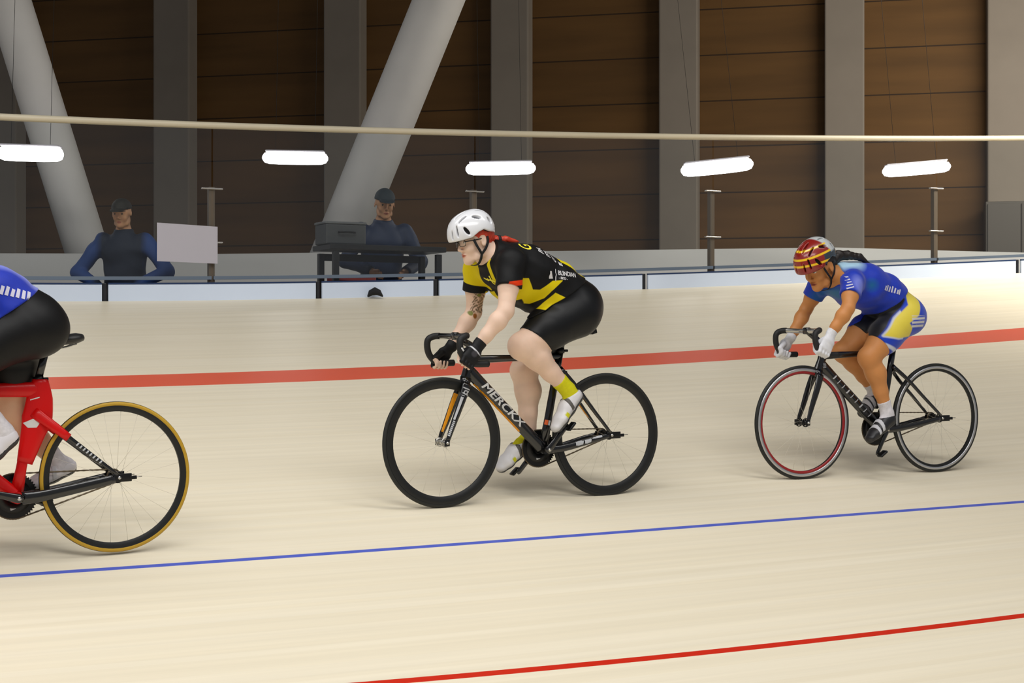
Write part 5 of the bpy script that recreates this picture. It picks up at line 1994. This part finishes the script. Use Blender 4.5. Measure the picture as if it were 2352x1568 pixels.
# ================================================================== people and things behind the glass
def bystander(label, base, yaw, H, col, cap, skin, arms_out, lean, hscale=1.0):
    """standing person; jacket, trousers, cap as parts; arms bent, resting toward the front"""
    root = thing('person', label, 'person', base, (0, 0, yaw))
    k = H / 1.75
    q = lambda x, y, z: np.array((x, y, z)) * k

    def lz(x, y, z):            # lean forward from the hips
        if z <= .95:
            return q(x, y, z)
        c, s_ = math.cos(lean), math.sin(lean)
        return q(c * x + s_ * (z - .95), y, .95 - s_ * x + c * (z - .95))
    hip, wst, chest, nb = lz(0, 0, .95), lz(0, 0, 1.10), lz(0, 0, 1.32), lz(0, 0, 1.47)
    tor = Seq(econe(hip, wst, (.165 * k, .115 * k), (.155 * k, .11 * k)), (econe(wst, chest, (.155 * k, .11 * k), (.185 * k, .12 * k)), .05), (econe(chest, nb, (.16 * k, .10 * k), (.07 * k, .065 * k)), .06))
    ho = lz(.03, 0, 1.635)
    HR = rotY(lean * .4 + .12)
    hf, hw_ = head_field(ho, HR, k)
    legs = None
    steps = []
    for sg in (1, -1):
        steps += [(econe(q(0, sg * .09, .93), q(.02, sg * .10, .50), .088 * k, .062 * k), .04), (econe(q(.02, sg * .10, .50), q(-.02, sg * .11, .09), .060 * k, .042 * k), .02)]
    feet_ = [(foot_field(q(-.07, sg * .11, .0), q(.19, sg * .14, .0), q(-.02, sg * .11, .09)), .02) for sg in (1, -1)]
    arm_s, slv, hnd = [], [], []
    for sg in (1, -1):
        sh, el_, wr = lz(0, sg * .185, 1.40), lz(arms_out[0], sg * arms_out[1], arms_out[2]), lz(arms_out[3], sg * arms_out[4], arms_out[5])
        up = Seq(econe(sh, el_, .058 * k, .045 * k), (econe(el_, wr, .044 * k, .032 * k), .02))
        d_ = (wr - el_) / np.linalg.norm(wr - el_)
        palm = Seq(econe(wr, wr + d_ * .07 * k, (.030, .018), (.038, .016), side=(0, 0, 1)))
        fg = [(econe(wr + d_ * .075 * k + (0, 0, (j - 1.5) * .018), wr + d_ * (.135 - .012 * abs(j - 1.2)) * k + (.012, 0, (j - 1.5) * .017), .0095, .008), .004) for j in range(4)]
        fg.append((econe(wr + d_ * .02 * k + (.02, 0, .018), wr + d_ * .07 * k + (.045, 0, .035), .012, .009), .006))
        hnd.append((Seq(palm, *fg), .012))
        slv.append((up, .04))
    body = Seq(tor, (econe(nb, hw_(-.02, 0, -.05), .06 * k, .056 * k), .03), (hf, .02), *slv, *hnd, *steps, *feet_)
    V, Q = net(body, np.array((-.35, -.62, -.05)) * k, np.array((.75, .62, 1.9)) * k, .010)
    hq = (V - ho.astype(np.float32)) @ HR / k
    big = np.where((hq[:, 0] > .05) & (np.abs(hq[:, 2]) < .12), 0, 1)
    quads_mesh('body', V, Q, skin, root, {'lips': np.sqrt(hq[:, 1] ** 2 + ((hq[:, 2] + .066) * 2.2) ** 2) - .02 + big,
                                          'brows': np.maximum(np.abs(hq[:, 2] - .03) - .005, np.abs(np.abs(hq[:, 1]) - .035) - .02) + big,
                                          'eye_white': np.full(len(V), 1.0), 'iris': np.sqrt((np.abs(hq[:, 1]) - .032) ** 2 + (hq[:, 2] - .005) ** 2) - .008 + big})
    jf = Seq(Off(Seq(tor, *slv), lambda P: .014 + folds(P, 2.0, .006, 25, 9, 31)), ('&', plane(q(0, 0, .86), (0, 0, -1)), .01), ('&', plane(nb + (0, 0, .035 * k), nb - chest), .01))
    for sg in (1, -1):
        wr, el_ = lz(arms_out[3], sg * arms_out[4], arms_out[5]), lz(arms_out[0], sg * arms_out[1], arms_out[2])
        d_ = (wr - el_) / np.linalg.norm(wr - el_)
        jf = Seq(jf, ('&', lambda P, a=plane(wr, d_), c=wr.astype(np.float32): np.where(((P - c) ** 2).sum(1) < .02, a(P), -1).astype(np.float32), 0.0))
    V, Q = net(jf, np.array((-.35, -.64, .7)) * k, np.array((.75, .64, 1.75)) * k, .010)
    quads_mesh('jacket', V, Q, col[0], root, {'sleeve': .20 * k - np.abs(V[:, 1])})
    tf = Off(Seq(econe(q(0, 0, .99), q(0, 0, .90), (.165 * k, .115 * k), (.165 * k, .12 * k)), *steps), .010)
    tf = Seq(tf, ('&', plane(q(0, 0, .06), (0, 0, -1)), .004))
    V, Q = net(tf, np.array((-.3, -.4, 0)) * k, np.array((.3, .4, 1.2)) * k, .012)
    quads_mesh('trousers', V, Q, col[1], root)
    for f_ in feet_:
        V, Q = net(Seq(Off(f_[0], .006), ('&', plane(q(0, 0, .075), (0, 0, 1)), .004)), np.array((-.2, -.3, -.05)) * k, np.array((.35, .3, .2)) * k, .010)
    for sg in (1, -1):
        V, Q = net(Seq(foot_field(q(-.07, sg * .11, .0), q(.19, sg * .14, .0), q(-.02, sg * .11, .09), .006), ('&', plane(q(0, 0, .08), (0, 0, 1)), .004), ('&', plane(q(0, 0, .0), (0, 0, -1)), .002)),
                   np.array((-.2, sg * .12 - .15, -.05)) * k, np.array((.35, sg * .12 + .15, .2)) * k, .010)
        quads_mesh('shoe', V, Q, mat('black_shoe', rgb(30, 30, 33), 0.4), root)
    cf = Seq(ell((-.004, 0, .045), (.106, .086, .090)), ('-', ell((-.004, 0, .03), (.098, .079, .086)), .002), ('&', lambda P: (.040 - P[:, 2]).astype(np.float32), .004), (ell((.115, 0, .042), (.075, .066, .008), rotY(.15)), .01))
    V, Q = net(lambda P: cf(((P - ho.astype(np.float32)) @ HR / k).astype(np.float32)) * k, ho - .2, ho + .26, .007)
    quads_mesh('cap', V, Q, cap, root)
    return root


a0 = float(np.interp(1.9, _ss, _a))
p0 = edge(np.array([2.22]), .62)[0]
M_jk = cloth('navy_jacket', (26, 34, 50), 0.7)
layer(M_jk, 'sleeve', rgb(40, 66, 120), .03)
bystander('person in dark cap and blue sleeved jacket leaning behind the glass at left', (p0[0], p0[1], CONC_Z), math.radians(-95), 1.63,
          (M_jk, cloth('dark_trousers', (30, 36, 46), 0.8)), cloth('dark_cap', (40, 38, 32), 0.7),
          skin_material('bystander_skin', (196, 146, 108), (160, 96, 78), (60, 44, 34)), (.06, .40, 1.14, .24, .16, 1.02), .10)
p0 = edge(np.array([4.92]), 1.05)[0]
bystander('person in navy jacket and dark cap bent over the black high desk', (p0[0], p0[1], CONC_Z), math.radians(-75), 1.86,
          (cloth('navy_jacket_plain', (38, 50, 76), 0.55), cloth('dark_trousers', (30, 36, 46), 0.8)), cloth('slate_cap', (42, 52, 58), 0.7),
          skin_material('bystander_skin', (196, 146, 108), (160, 96, 78), (60, 44, 34)), (.10, .32, 1.16, .34, .14, 1.12), .24)

# black high desk with legs, an equipment case on it and a red box below
def local_frame(s, out):
    p = edge(np.array([s]), out)[0]
    return p, float(np.interp(s, _ss, _a))


p, a = local_frame(4.60, .36)
DZ = 2.335
desk = thing('high_desk', 'black high desk with slim legs standing behind the glass in front of the bent person', 'desk', (p[0], p[1], CONC_Z), (0, 0, a))
M_desk = mat('black_desk', rgb(20, 20, 22), 0.4)
MB().box((0, 0, DZ - CONC_Z), (1.06, .42, .045), bevel=.006).build('desk_top', M_desk, desk, smooth=False)
MB().box((0, .17, DZ - CONC_Z - .07), (.94, .02, .06)).build('desk_rail', M_desk, desk, smooth=False)
for sx in (-.47, .47):
    for sy in (-.17, .17):
        MB().box((sx, sy, (DZ - CONC_Z) / 2 - .02), (.05, .05, DZ - CONC_Z - .04), bevel=.005).build('leg', M_desk, desk, smooth=False)
case = thing('equipment_case', 'dark grey equipment case on the left end of the black high desk', 'case', (p[0] - .36 * math.cos(a), p[1] - .36 * math.sin(a), DZ + .024), (0, 0, a))
MB().box((0, 0, .085), (.36, .26, .17), bevel=.012).build('case_body', mat('dark_grey_plastic', rgb(64, 66, 68), 0.5), case, smooth=False)
MB().box((0, 0, .180), (.37, .27, .02), bevel=.006).build('lid', mat('grey_plastic', rgb(96, 98, 100), 0.45), case, smooth=False)
MB().loft(spline([(-.07, -.14, .10), (-.06, -.165, .10), (.06, -.165, .10), (.07, -.14, .10)], 4), .007, .007, seg=8).build('handle', M_blackpart, case)
rb = thing('red_crate', 'dull red crate below the left end of the black high desk', 'crate', (p[0] - .26 * math.cos(a), p[1] - .26 * math.sin(a), CONC_Z), (0, 0, a))
M_cr = vary(mat('dull_red_plastic', rgb(128, 52, 50), 0.55), (6, 6, 6), 0.08)
MB().box((0, 0, .50), (.32, .26, 1.00), bevel=.015).build('crate_body', M_cr, rb, smooth=False)
MB().box((0, 0, 1.015), (.34, .28, .04), bevel=.01).build('lid', M_cr, rb, smooth=False)
pb = edge(np.array([4.36]), -.07)[0]
bd = MB().loft([(pb[0] - .06, pb[1], pb[2] + .004), (pb[0] - .035, pb[1], pb[2] + .035), (pb[0], pb[1], pb[2] + .05), (pb[0] + .03, pb[1], pb[2] + .038), (pb[0] + .06, pb[1] + .02, pb[2] + .008)],
               [.012, .03, .035, .03, .012], [.006, .026, .034, .026, .006], side=(0, 1, 0), seg=14).build('black_bundle', mat('black_fabric', rgb(22, 24, 28), 0.8))
tag(bd, 'small black bundle on the track edge against the pale board below the desk', 'bundle')
# dark cabinet at the right edge
c, k_ = wall_at((2335 - 1176) / 3470.0)
q_ = c + wn * .42
cab = thing('cabinet', 'dark grey cabinet against the wall at the right picture edge', 'cabinet', (q_[0], q_[1], CONC_Z), (0, 0, w_ang))
M_cab = mat('dark_grey_cabinet', rgb(72, 66, 58), 0.55)
MB().box((0, .06, 1.13), (.85, .34, 2.26), bevel=.01).build('cabinet_body', M_cab, cab, smooth=False)
for sx in (-.205, .205):
    dr = MB().box((sx, -.12, 1.15), (.39, .02, 2.16), bevel=.004).build('door', M_cab, cab, smooth=False)
    MB().box((sx * .2, -.145, 1.15), (.015, .03, .14), bevel=.004).build('handle', M_steel, dr, smooth=False)
